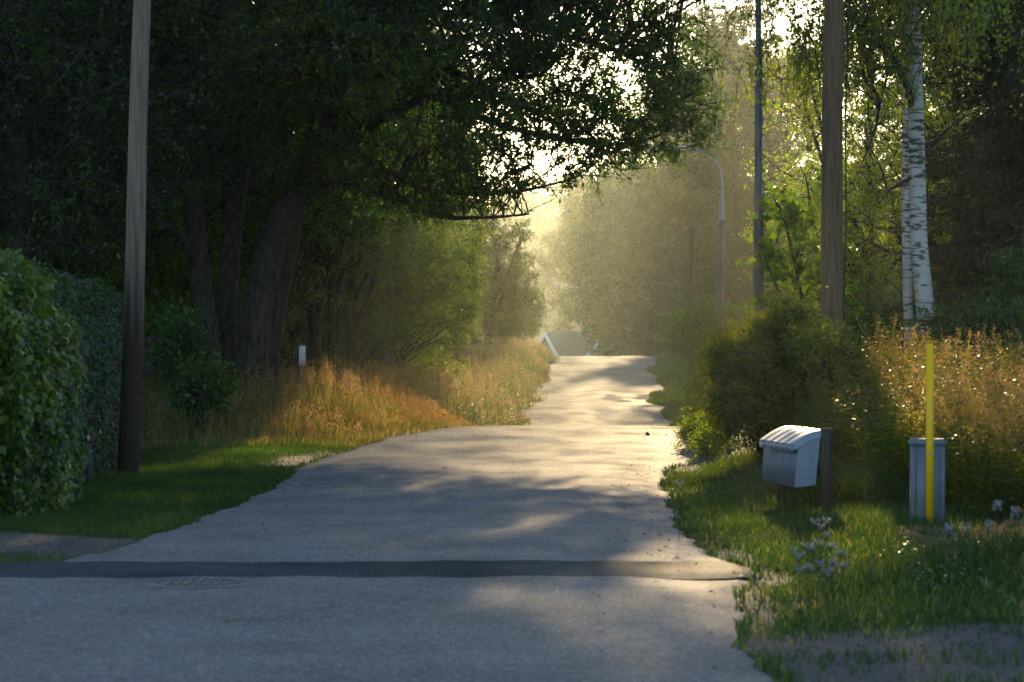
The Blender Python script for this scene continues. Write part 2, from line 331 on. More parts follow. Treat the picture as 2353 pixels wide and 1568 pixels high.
u = np.linspace(0, 1, 50); Yr = np.repeat(ys[:, None], 50, 1); Xr = LX(ys)[:, None]*(1-u)+RX(ys)[:, None]*u
edge = np.minimum(u, 1-u)*(RX(ys)-LX(ys))[:, None]
Zr = zprof(Yr)+.012+.02*sstep(0, 1.2, edge)-.03*(1-sstep(0, .12, edge))
mb = MB(); grid(mb, Xr, Yr, Zr); tag(mb.build('road', M_ROAD, smooth=True), kind='structure')
# darker resurfaced strip across the road
def strip(y0, y1, xa, xb, n=110):
    xx = np.linspace(xa, xb, n); v = np.linspace(0, 1, 9)
    ya = y0+.05*np.sin(xx*3)+.05*np.sin(xx*9+1)+.1*(xx/4); yb = y1+.06*np.sin(xx*2.3+2)+.04*np.sin(xx*11)+.10*(xx/4)
    pinch = sstep(xa, xa+1.4, xx)*(.35+.65*sstep(xb+.02, xb-.22, xx)) if False else sstep(xa, xa+1.4, xx)*(1-.55*sstep(xb-.25, xb, xx)); c = (ya+yb)/2; ya = c+(ya-c)*(.25+.75*pinch); yb = c+(yb-c)*(.25+.75*pinch)
    Xs = np.repeat(xx[None], 9, 0); Ys = ya[None]*(1-v[:, None])+yb[None]*v[:, None]
    Zs = zprof(Ys)+.034-.03*sstep(xb-.15, xb, xx)[None]+.014*np.sin(math.pi*v)[:, None]**.6-.01*(np.abs(v-.5)[:, None] > .49)
    return Xs, Ys, Zs
mb = MB(); grid(mb, *strip(18.55, 20.05, -4.3, 1.62)); tag(mb.build('road_patch', M_PATCH, smooth=True), kind='structure')

# ------------------------------------------------------------------ bark, wood, metal, leaf materials
M_BARK = noise_mat('bark', (.014, .012, .011), (.062, .054, .047), (16, 16, 4.5), .95, .15, 6, .35, .65, .9, 3)
M_BARKD = noise_mat('bark_dark', (.010, .009, .008), (.045, .038, .032), (14, 14, 2.2), .95, .1, 4)
M_PINEBARK = noise_mat('pine_bark', (.04, .03, .022), (.13, .09, .065), (9, 9, 2.5), .9, .2, 5, .35, .65, .6, 3)
def birch_bark():
    m, n, out = mat_new('birch_bark'); tc = N(n, 'ShaderNodeTexCoord'); mp = N(n, 'ShaderNodeMapping'); mp.inputs['Scale'].default_value = (5, 5, 24)
    n.links.new(tc.outputs['Object'], mp.inputs[0])
    a = N(n, 'ShaderNodeTexNoise', Scale=1.0, Detail=4.0, Roughness=.6); n.links.new(mp.outputs[0], a.inputs['Vector'])
    big = N(n, 'ShaderNodeTexNoise', Scale=1.6, Detail=4.0); n.links.new(tc.outputs['Object'], big.inputs['Vector'])
    sm = N(n, 'ShaderNodeMath', operation='MULTIPLY_ADD'); n.links.new(big.outputs[0], sm.inputs[0]); sm.inputs[1].default_value = .75; n.links.new(a.outputs[0], sm.inputs[2])
    r = n.nodes.new('ShaderNodeValToRGB'); e = r.color_ramp.elements; e[0].position = .79; e[0].color = (.03, .028, .028, 1); e[1].position = .91; e[1].color = (.34, .335, .33, 1)
    x = e.new(.85); x.color = (.22, .2, .19, 1)
    n.links.new(sm.outputs[0], r.inputs[0])
    b = N(n, 'ShaderNodeBsdfPrincipled', Roughness=.75); n.links.new(r.outputs[0], b.inputs['Base Color']); n.links.new(b.outputs[0], out.inputs[0]); return m
M_BIRCH = birch_bark()
def pole_mat(name, top, bot, zsplit):
    def ex(n, tc, last):
        sp = N(n, 'ShaderNodeSeparateXYZ'); n.links.new(tc.outputs['Object'], sp.inputs[0])
        nz = N(n, 'ShaderNodeTexNoise', Scale=1.0, Detail=4.0); mp = N(n, 'ShaderNodeMapping'); mp.inputs['Scale'].default_value = (16, 16, .8)
        n.links.new(tc.outputs['Object'], mp.inputs[0]); n.links.new(mp.outputs[0], nz.inputs['Vector'])
        ma = N(n, 'ShaderNodeMath', operation='MULTIPLY_ADD'); n.links.new(nz.outputs[0], ma.inputs[0]); ma.inputs[1].default_value = -3.2; n.links.new(sp.outputs[2], ma.inputs[2])
        mr = N(n, 'ShaderNodeMapRange'); mr.inputs[1].default_value = zsplit-2.0; mr.inputs[2].default_value = zsplit-.7; n.links.new(ma.outputs[0], mr.inputs[0])
        mx = N(n, 'ShaderNodeMix', data_type='RGBA'); n.links.new(mr.outputs[0], mx.inputs[0]); mx.inputs[6].default_value = rgb(bot); n.links.new(last, mx.inputs[7]); return mx.outputs[2]
    return noise_mat(name, tuple(c*.42 for c in top), top, (30, 30, 1.7), .85, .2, 7, .32, .58, .6, 2, extra=ex)
M_POLE_GREY = pole_mat('weathered_pole', (.19, .145, .115), (.036, .022, .015), 1.9)
M_POLE_BROWN = pole_mat('brown_pole', (.135, .085, .052), (.04, .025, .018), 1.0)
M_STEEL = noise_mat('galvanised', (.20, .22, .24), (.30, .32, .34), (12, 12, 3), .5, .5, 4, metal=.35)
M_STEELD = noise_mat('galvanised_dark', (.05, .06, .07), (.085, .10, .115), (12, 12, 3), .55, .5, 4, metal=.3)
M_WOOD = noise_mat('old_wood', (.025, .02, .016), (.075, .06, .045), (20, 20, 1.2), .9, .2, 5, .35, .65, .5, 2)
M_CAB = noise_mat('cabinet_paint', (.10, .115, .13), (.16, .18, .20), (9, 9, 5), .55, .4, 6, .3, .7, .1, 30)
M_YEL = noise_mat('yellow_paint', (.80, .46, .004), (.88, .52, .006), (5, 5, 3), .5, .4, 3)
M_PLAS = noise_mat('mailbox_plastic', (.14, .18, .235), (.185, .23, .29), (6, 6, 2), .35, .6, 5, .3, .7)
M_SIGN = noise_mat('weathered_board', (.3, .29, .27), (.5, .49, .46), (10, 10, 4), .8)
M_WHITE = noise_mat('white_paint', (.7, .7, .68), (.8, .8, .78), (3, 3, 3), .6)
M_WALL = noise_mat('house_boards', (.22, .2, .15), (.3, .27, .2), (1, 1, 12), .8)
M_ROOF = noise_mat('roof_tiles', (.19, .16, .10), (.25, .21, .14), (4, 4, 12), .8)  # distance haze is put into the roof colour
M_BLACK = noise_mat('black_rubber', (.012, .012, .012), (.02, .02, .02), (3, 3, 3), .6)
M_IRON = noise_mat('cast_iron', (.08, .075, .07), (.15, .14, .13), (30, 30, 3), .7)
m_, n_, o_ = mat_new('glass'); b_ = N(n_, 'ShaderNodeBsdfPrincipled', Roughness=.1); b_.inputs['Base Color'].default_value = (.6, .62, .6, 1); b_.inputs['Transmission Weight'].default_value = .6; n_.links.new(b_.outputs[0], o_.inputs[0]); M_GLASS = m_

YT = (1.7, 1.9, .4)
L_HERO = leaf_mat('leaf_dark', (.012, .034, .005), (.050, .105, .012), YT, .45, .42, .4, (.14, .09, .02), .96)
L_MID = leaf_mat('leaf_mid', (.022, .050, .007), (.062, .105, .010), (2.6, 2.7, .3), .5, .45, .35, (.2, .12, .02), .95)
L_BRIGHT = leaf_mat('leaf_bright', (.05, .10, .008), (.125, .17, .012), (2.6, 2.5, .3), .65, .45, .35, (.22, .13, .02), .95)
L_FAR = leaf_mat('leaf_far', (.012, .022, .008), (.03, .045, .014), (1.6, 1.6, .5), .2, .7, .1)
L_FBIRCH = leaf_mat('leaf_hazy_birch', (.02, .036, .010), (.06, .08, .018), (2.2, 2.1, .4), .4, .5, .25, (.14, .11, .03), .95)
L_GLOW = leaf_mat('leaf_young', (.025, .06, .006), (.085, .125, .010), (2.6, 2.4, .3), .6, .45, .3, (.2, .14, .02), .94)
L_BIRCH = leaf_mat('leaf_birch', (.04, .075, .010), (.11, .145, .015), (2.7, 2.4, .3), .55, .4, .45, (.26, .17, .03), .93)
L_PINE = leaf_mat('needles_pine', (.013, .028, .009), (.045, .058, .015), (2.0, 1.9, .4), .35, .5, .4, (.14, .12, .03), .94)
L_SPRUCE = leaf_mat('needles_spruce', (.010, .018, .009), (.025, .034, .013), (1.5, 1.3, .5), .15, .5, .3)
L_MAPLE = leaf_mat('leaf_maple', (.028, .07, .008), (.08, .135, .012), (2.3, 2.4, .3), .55, .4, .4)
L_HEDGE = leaf_mat('leaf_hedge', (.012, .028, .008), (.036, .07, .017), (1.3, 1.5, .5), .35, .45, .4, (.14, .05, .02), .94)
L_VINE = leaf_mat('leaf_vine', (.016, .038, .004), (.115, .165, .012), (1.3, 1.5, .4), .4, .4, .4, (.10, .09, .02), .95)
L_BUSH = leaf_mat('leaf_bush', (.018, .045, .007), (.085, .11, .012), (3.4, 2.5, .3), .62, .45, .4, (.2, .13, .03), .93)
G_LAWN = leaf_mat('grass_lawn', (.015, .042, .006), (.05, .095, .014), (1.6, 1.7, .4), .4, .5, .3, (.2, .16, .06), .95)
G_VERGE = leaf_mat('grass_verge', (.012, .038, .008), (.055, .092, .018), (1.7, 1.7, .4), .45, .45, .35, (.24, .19, .08), .88)
G_TALL = leaf_mat('grass_tall', (.04, .065, .018), (.12, .12, .045), (1.7, 1.4, .45), .5, .45, .35, (.26, .17, .07), .75)
G_PLUME = leaf_mat('seed_heads', (.13, .085, .045), (.27, .19, .105), (1.8, 1.5, .8), .55, .5, .3, (.38, .30, .17), .8)
G_RUST = leaf_mat('seed_heads_rust', (.085, .048, .025), (.19, .115, .058), (1.8, 1.4, .7), .55, .5, .3, (.32, .2, .1), .85)
G_PALE = leaf_mat('seed_heads_pale', (.18, .13, .09), (.36, .28, .2), (1.5, 1.25, .8), .55, .5, .3, (.5, .42, .33), .85)
F_WHITE = leaf_mat('petals_white', (.25, .24, .26), (.48, .46, .48), (1, 1, 1), .35, .6, .2)
F_PURPLE = leaf_mat('petals_purple', (.28, .06, .30), (.45, .12, .48), (1.2, 1, 1.2), .4, .6, .2)

# ------------------------------------------------------------------ poles, lamps, roadside furniture
def pole(name, base, top, r0, r1, mat, label, cat, kbase=None):
    b = np.array(base, float); t = np.array(top, float)-b
    rt = root(name, base, label, cat)
    mb = MB(); k = 30; s = np.linspace(-.02, 1, k)[:, None]; pth = t*s; pth[:, 0] += .012*np.sin(s[:, 0]*9); rad = r0+(r1-r0)*s[:, 0]
    tubes(mb, pth, rad, 20); mb.build('shaft', mat, rt, smooth=True); return rt, t
# left grey pole, D 33
def ext(b, t, h): b = np.array(b, float); t = np.array(t, float); d = (t-b)/(t[2]-b[2]); return b+d*(h-b[2])
b = np.array((PX(294, 33), 33, H1(PX(294, 33), 33))); t = ext(b, P3(328, 0, 33), 8.6)
rt, tv = pole('utility_pole', b, t, .125, .082, M_POLE_GREY, 'tall weathered grey wooden pole with dark tarred foot, on the lawn beside the hedge', 'utility pole')
mb = MB(); lathe(mb, [(.09, 8.45), (.095, 8.5), (.05, 8.62), (0, 8.65)]); c = mb.build('cap', M_STEELD, rt); c.location = (tv[0]*.985, tv[1], 0)
b = np.array((PX(1905, 38), 38, H1(PX(1905, 38), 38))); t = ext(b, P3(1918, 0, 38), 9.2)
rt, tv = pole('utility_pole', b, t, .155, .115, M_POLE_BROWN, 'thick brown wooden pole with a black cable down its side, rising from the bush', 'utility pole')
mb = MB(); s = np.linspace(0, 1, 40)[:, None]; pc = tv*s+np.array([.185, -.02, 0])-[.03, 0, 0]*s; pc[:, 0] += .012*np.sin(s[:, 0]*23); tubes(mb, pc, np.full(40, .011), 6); mb.build('cable', M_BLACK, rt, smooth=True)
mb = MB(); lathe(mb, [(.12, 9.1), (.125, 9.16), (.06, 9.3), (0, 9.33)]); c = mb.build('cap', M_STEELD, rt); c.location = (tv[0]*.985, tv[1], 0)

def street_lamp(x, D, htop, arm, r, label, mat, s=1.0, joint=3.5, joint2=None, headlen=.75, lean=0.):
    g = H1(x, D); rt = root('street_lamp', (x, D, g), label, 'street lamp', 'street lamps along the right side of the road')
    h = htop-g; j = joint-g; mb = MB()
    prof = [(r*1.25, -.2), (r*1.2, j-.06), (r*1.35, j-.05), (r*1.35, j+.02), (r*.95, j+.1)]
    if joint2: prof += [(r*.93, joint2-g), (r*.72, joint2-g+.15)]
    tp = h-1.5 if arm else h
    prof += [(r*.7, tp)]
    lathe(mb, prof, sides=14); p = mb.build('pole', mat, rt, smooth=True); 
    mb = MB(); pts = [(0, 0, tp-.03), (-.02, 0, tp+.45), (-.16, 0, tp+.95), (-.5, 0, tp+1.25), (-1.0, 0, tp+1.42), (-arm, 0, tp+1.5)]
    pth = smooth_path(pts, 24); tubes(mb, pth, np.full(24, r*.62), 10); mb.build('arm', mat, rt, smooth=True)
    e = pth[-1]; hd = bpy.data.objects.new('lamp_head', None); 
    mb = MB(); K = 14; ss = np.linspace(0, 1, K); w_ = .13*np.sin(np.clip(ss*1.0+.12, 0, 1)*math.pi)**.6+.02; hh = .085*np.sin(np.clip(ss*.9+.1, 0, 1)*math.pi)**.7+.015
    a = np.linspace(0, math.pi, 10); V = np.stack([np.repeat((e[0]-ss*headlen)[:, None], 10, 1), w_[:, None]*np.cos(a), e[2]+ss[:, None]*headlen*.2+hh[:, None]*np.sin(a)], -1)
    idx = np.arange(K*10).reshape(K, 10); F = np.stack([idx[:-1, :-1], idx[1:, :-1], idx[1:, 1:], idx[:-1, 1:]], -1).reshape(-1, 4); mb.add(V.reshape(-1, 3), F)
    F2 = np.stack([idx[:-1, 0], idx[:-1, -1], idx[1:, -1], idx[1:, 0]], -1); mb.add(V.reshape(-1, 3)-[0, 0, .002], F2)
    head = mb.build('lamp_head', M_STEEL, rt, smooth=True)
    mb = MB(); a = np.linspace(math.pi, 2*math.pi, 10); w2 = w_*.8
    V = np.stack([np.repeat((e[0]-.1-ss*headlen*.8)[:, None], 10, 1), w2[:, None]*np.cos(a), e[2]+.02+ss[:, None]*headlen*.16+.07*np.sin(ss*math.pi)[:, None]**.5*np.sin(a)], -1); mb.add(V.reshape(-1, 3), F)
    mb.build('diffuser', M_GLASS, head, smooth=True)
    return rt
street_lamp(PX(1743, 45), 45, 9.6, 2.1, .065, 'nearest street lamp, dark steel post with its arm above the frame, beside the maple sapling', M_STEELD, joint=PZ(500, 45), joint2=PZ(125, 45))
l1 = street_lamp(PX(1652, 90), 90, PZ(338, 90), 2.15, .085, 'slender curved-arm street lamp in front of the big pine', M_STEEL, joint=PZ(505, 90)); l1.rotation_euler = (0, R(.9), 0)
street_lamp(PX(1507, 184), 184, 6.3, 2.1, .08, 'short visible grey lamp post at the road crest beside the birch trunk', M_STEEL, joint=PZ(795, 150))
street_lamp(PX(1357, 215), 215, PZ(655, 215)-.1, 2.1, .08, 'farthest street lamp with a small glinting head, in front of the white-edged house', M_STEEL, joint=2.6)
b = np.array((PX(1590, 105), 105, H1(PX(1590, 105), 105)))
pole('utility_pole', b, b+[0.02, 0, 5.2], .11, .09, M_POLE_BROWN, 'short thin brown post standing hazy between the birch and the pine', 'post')

# cable cabinet
D = 23.0; cx = PX(2131, D); g = H1(cx, D)
rt = root('cable_cabinet', (cx, D, g), 'grey steel cable cabinet with a tall yellow marker strip, in the roadside grass', 'cable cabinet', rz=R(-4))
zt = PZ(1022, D)-g; zb = -.1; wd = .285; dp = .22
mb = MB(); box(mb, (0, 0, (zt+zb)/2), (wd*.93, dp, zt-zb)); 
for sx in (-1, 1): box(mb, (sx*wd*.40, -dp/2-.002, (zt+zb)/2), (.03, .005, zt-zb-.02))
body = mb.build('body', M_CAB, rt)
mb = MB(); box(mb, (0, 0, zt+.018), (wd+.004, dp+.03, .036)); box(mb, (0, 0, zt+.042), (wd-.01, dp+.012, .012), taper=.93); mb.build('lid', M_CAB, rt)
z0, z1 = PZ(1210, D)-g, PZ(790, D)-g; ox = PX(2134, D)-cx
mb = MB(); box(mb, (ox, -dp/2-.022, (z0+z1)/2), (.056, .006, z1-z0)); 
for sx in (-1, 1): box(mb, (ox+sx*.0275, -dp/2-.017, (z0+z1)/2), (.005, .016, z1-z0-.004))
y_ = mb.build('marker_strip', M_YEL, rt)
for zz in (PZ(1040, D)-g, PZ(1200, D)-g):
    mb = MB(); a = np.arange(12)*math.pi/6
    V = [[ox+.011*math.cos(t), -dp/2-.025, zz+.011*math.sin(t)] for t in a]+[[ox+.009*math.cos(t), -dp/2-.032, zz+.009*math.sin(t)] for t in a]
    mb.add(V, [[i, (i+1) % 12, 12+(i+1) % 12, 12+i] for i in range(12)]); mb.add(V, [list(range(12, 24))[::-1]]); mb.build('bolt', M_STEEL, y_)

# row of mailboxes facing the road, on two posts
D = 25.4; gx = PX(1880, D); g = H1(gx, D)
def mailbox_proto():
    rt = root('mailbox', (0, 0, 0), '', 'mailbox', 'grey plastic mailboxes in a row')
    wy = .26; hb, ht = 0.0, .46     # local: x = toward the back (+), y = row direction
    # side outline (x,z), front is -x
    pr = np.array([(-.235, .02), (-.205, .0), (0, .025), (.015, .40), (.01, .43), (-.27, .355), (-.275, .33)])
    pr = np.array([(-.20, 0), (-.01, .02), (.035, .45), (-.165, .375)])
    mb = MB(); V = np.concatenate([np.insert(pr, 1, -wy/2, 1), np.insert(pr, 1, wy/2, 1)]); n = len(pr)
    mb.add(V, [[i, (i+1) % n, n+(i+1) % n, n+i] for i in range(n)]); mb.add(V, [list(range(n))[::-1], list(range(n, 2*n))])
    mb.build('body', M_PLAS, rt)
    mb = MB(); K = 12; s = np.linspace(0, 1, K); x = -.21+s*.28; z = .36+.125*np.sin(s*math.pi/2*1.02)
    cr = np.array([(-1, -.045), (-1, .008), (-.94, .016), (-.4, .019), (0, .02), (.4, .019), (.94, .016), (1, .008), (1, -.045)])
    V = np.stack([np.repeat(x[:, None], 9, 1), np.repeat(cr[None, :, 0]*(wy/2+.014), K, 0), z[:, None]+cr[None, :, 1]], -1)
    idx = np.arange(K*9).reshape(K, 9); F = np.stack([idx[:-1, :-1], idx[1:, :-1], idx[1:, 1:], idx[:-1, 1:]], -1).reshape(-1, 4); mb.add(V.reshape(-1, 3), F)
    mb.add(V.reshape(-1, 3), [list(idx[0]), list(idx[-1])[::-1]])
    mb.add([[-.212, -wy/2-.014, .31], [-.212, wy/2+.014, .31], [-.212, wy/2+.014, .362], [-.212, -wy/2-.014, .362], [-.20, -wy/2-.014, .31], [-.20, wy/2+.014, .31], [-.20, wy/2+.014, .362], [-.20, -wy/2-.014, .362]],
           [[0, 3, 2, 1], [4, 5, 6, 7], [0, 1, 5, 4], [1, 2, 6, 5], [2, 3, 7, 6], [3, 0, 4, 7]])
    mb.build('lid', M_PLAS, rt, smooth=False); 
    return rt
mp_ = mailbox_proto(); yaw = R(7); 
mlab = ['nearest grey mailbox of the row, its whole side panel showing', 'second grey mailbox, just behind the nearest one of the row', 'third and middle grey mailbox of the row', 'fourth grey mailbox, next to last of the row', 'fifth and farthest grey mailbox of the row, jutting out leftmost']
zbot = PZ(1120, D)
for i in range(5):
    dx = -math.sin(yaw)*.285*i; dy = math.cos(yaw)*.285*i
    loc = (PX(1891, D)-.07+dx, D+dy+.14, zbot)
    if i == 0: m = mp_; m.location = loc; m.rotation_euler = (0, 0, yaw); m['label'] = mlab[0]
    else: m = dup(mp_, loc, mlab[i], yaw, group='grey plastic mailboxes in a row')
rt = root('mailbox_stand', (PX(1895, D), D, g), 'dark weathered timber stand carrying the row of grey mailboxes', 'mailbox stand', rz=yaw)
def plank(w, t, h, zc, x, y, name, tl=0):
    mb = MB(); box(mb, (x, y, zc), (w, t, h)); o = mb.build(name, M_WOOD, rt); return o
ztop = PZ(984, D)-g
plank(.10, .05, ztop+.2, ztop/2-.1, .02, .02, 'post'); plank(.10, .05, zbot-g+.3+.15, (zbot-g+.3)/2-.05, -.10, 1.25, 'post')
plank(.025, 1.5, .10, ztop-.10, .015, .75, 'rail'); plank(.025, 1.5, .10, ztop-.36, -.005, .75, 'rail')

# small dark marker post by the hedge, and the sign post in the meadow
D = 31; x = PX(196, D); g = H1(x, D); rt = root('marker_post', (x, D, g), 'low dark board with grey steel post and small white label, at the hedge foot', 'marker post')
h = PZ(985, D)-g; mb = MB(); box(mb, (-.17, .03, h/2-.05), (.26, .03, h)); mb.build('board', M_BLACK, rt)
mb = MB(); box(mb, (.035, 0, h/2-.04), (.05, .05, h+.02)); pp = mb.build('post', M_STEELD, rt)
mb = MB(); box(mb, (.035, -.028, h-.10), (.025, .004, .055)); mb.build('label_plate', M_WHITE, pp)
D = 49; x = PX(686, D); g = H1(x, D); rt = root('sign_post', (x, D, g), 'slim brown post with a weathered white board, in the tall grass', 'sign post')
h = PZ(784, D)-g; mb = MB(); box(mb, (0, 0, h/2-.1), (.055, .055, h+.2)); mb.build('post', M_WOOD, rt)
mb = MB(); zz = (PZ(795, D)+PZ(840, D))/2-g; box(mb, (.065, -.035, zz), (.11, .018, PZ(795, D)-PZ(840, D))); mb.build('board', M_SIGN, rt)

# manhole cover and litter on the road
mb = MB(); D = 18.0; cx = PX(455, D)
a = np.arange(32)*2*math.pi/32; zz = float(zprof(D))+.036
mb.add([[cx+.33*math.cos(t), D+.33*math.sin(t), zz] for t in a]+[[cx+.29*math.cos(t), D+.29*math.sin(t), zz+.008] for t in a], [[i, (i+1) % 32, 32+(i+1) % 32, 32+i] for i in range(32)])
mb.add([[cx+.29*math.cos(t), D+.29*math.sin(t), zz+.003] for t in a], [list(range(32))])
for i in range(-4, 5):
    for j in range(-4, 5):
        if (i*i+j*j) < 17: box(mb, (cx+i*.06, D+j*.06, zz+.006), (.035, .035, .012), rz=.4)
tag(mb.build('manhole_cover', M_IRON, loc=(cx, D, zz)), 'worn round iron manhole cover set flush in the asphalt just before the dark strip', 'manhole cover')
mb = MB(); D = 97; tubes(mb, np.array([P3(1233, 892, D), P3(1240, 891, D), P3(1247, 890, D)])*[1, 1, 0]+np.array([[0, 0, float(zprof(97))+.04]]*3), [.02, .025, .02], 6)
tag(mb.build('stick', M_SIGN), 'pale bare stick lying at the left edge of the far asphalt', 'stick')
mb = MB(); lathe(mb, [(0, -.02), (.03, -.01), (.04, .01), (.03, .03), (0, .04)], sides=7); mb.V[0] = mb.V[0]*(1+.15*rng.normal(size=mb.V[0].shape))
o = tag(mb.build('stone', M_WOOD), 'single dark stone lying on the sunlit asphalt at the near crest', 'stone'); D = 44.5; o.location = (PX(1488, D), D, float(zprof(D))+.03)

# ------------------------------------------------------------------ house beyond the crest
def gable_house(name, loc, rz, W_, Ln, eave, ridge, label, win=True):
    rt = root(name, loc, label, 'house', rz=rz)
    hw = W_/2; mb = MB()      # ridge runs along local y, gable at y=0 faces -y
    V = [(-hw, 0, 0), (hw, 0, 0), (hw, 0, eave), (0, 0, ridge), (-hw, 0, eave), (-hw, Ln, 0), (hw, Ln, 0), (hw, Ln, eave), (0, Ln, ridge), (-hw, Ln, eave)]
    mb.add(V, [[0, 1, 2, 3, 4], [5, 9, 8, 7, 6]]); mb.add(V, [[1, 6, 7, 2], [0, 4, 9, 5]]); mb.build('wall', M_WALL, rt)
    sl_ = (ridge-eave)/hw; ov = .45
    mb = MB()
    for s in (-1, 1):
        for dz in (0.02, .14):
            mb.add([(0, -.4, ridge+dz), (s*(hw+ov), -.4, eave-ov*sl_+dz), (s*(hw+ov), Ln+.4, eave-ov*sl_+dz), (0, Ln+.4, ridge+dz)], [[0, 1, 2, 3]])
    roof = mb.build('roof', M_ROOF, rt)
    for s in (-1, 1):
        mb = MB(); a0 = np.array((0, ridge+.16)); a1 = np.array((s*(hw+ov), eave-ov*sl_+.16)); 
        V = []
        for y in (-.46, -.402):
            V += [(a0[0], y, a0[1]), (a1[0], y, a1[1]), (a1[0], y, a1[1]-.42), (a0[0], y, a0[1]-.42)]
        mb.add(V, [[0, 1, 2, 3], [7, 6, 5, 4], [0, 4, 5, 1], [1, 5, 6, 2], [2, 6, 7, 3]]); mb.build('bargeboard', M_WHITE, roof)
    if win:
        f = MB(); box(f, (0, -.03, eave*.55), (1.3, .08, 1.3)); fo = f.build('window', M_WHITE, rt)
        for s in (-1, 1): p = MB(); box(p, (s*.3, -.075, eave*.55), (.5, .02, 1.1)); p.build('pane', M_BLACK, fo)
    return rt
D = 225; g = H1(PX(1260, D), D)
gable_house('house', (PX(1262, D), D, g), R(-52), 5.4, 3.8, PZ(766, D)-g-3.1, PZ(766, D)-g, 'low gabled house with white bargeboards and haze-toned roof, half hidden behind the road crest')
D = 222; g = H1(PX(1395, D), D)
gable_house('house', (PX(1392, D), D, g), R(-8), 5.6, 6, PZ(768, D)-g-3.4, PZ(768, D)-g, 'second gabled house wing with white roof edge, behind the hanging birch leaves')

# ------------------------------------------------------------------ trees
def tree_obj(name, loc, label, cat, tmb, cmb, tmat, cmat, group=None):
    rt = root(name, loc, label, cat, group); tmb.build('trunk', tmat, rt, smooth=True); cmb.build('crown', cmat, rt); return rt

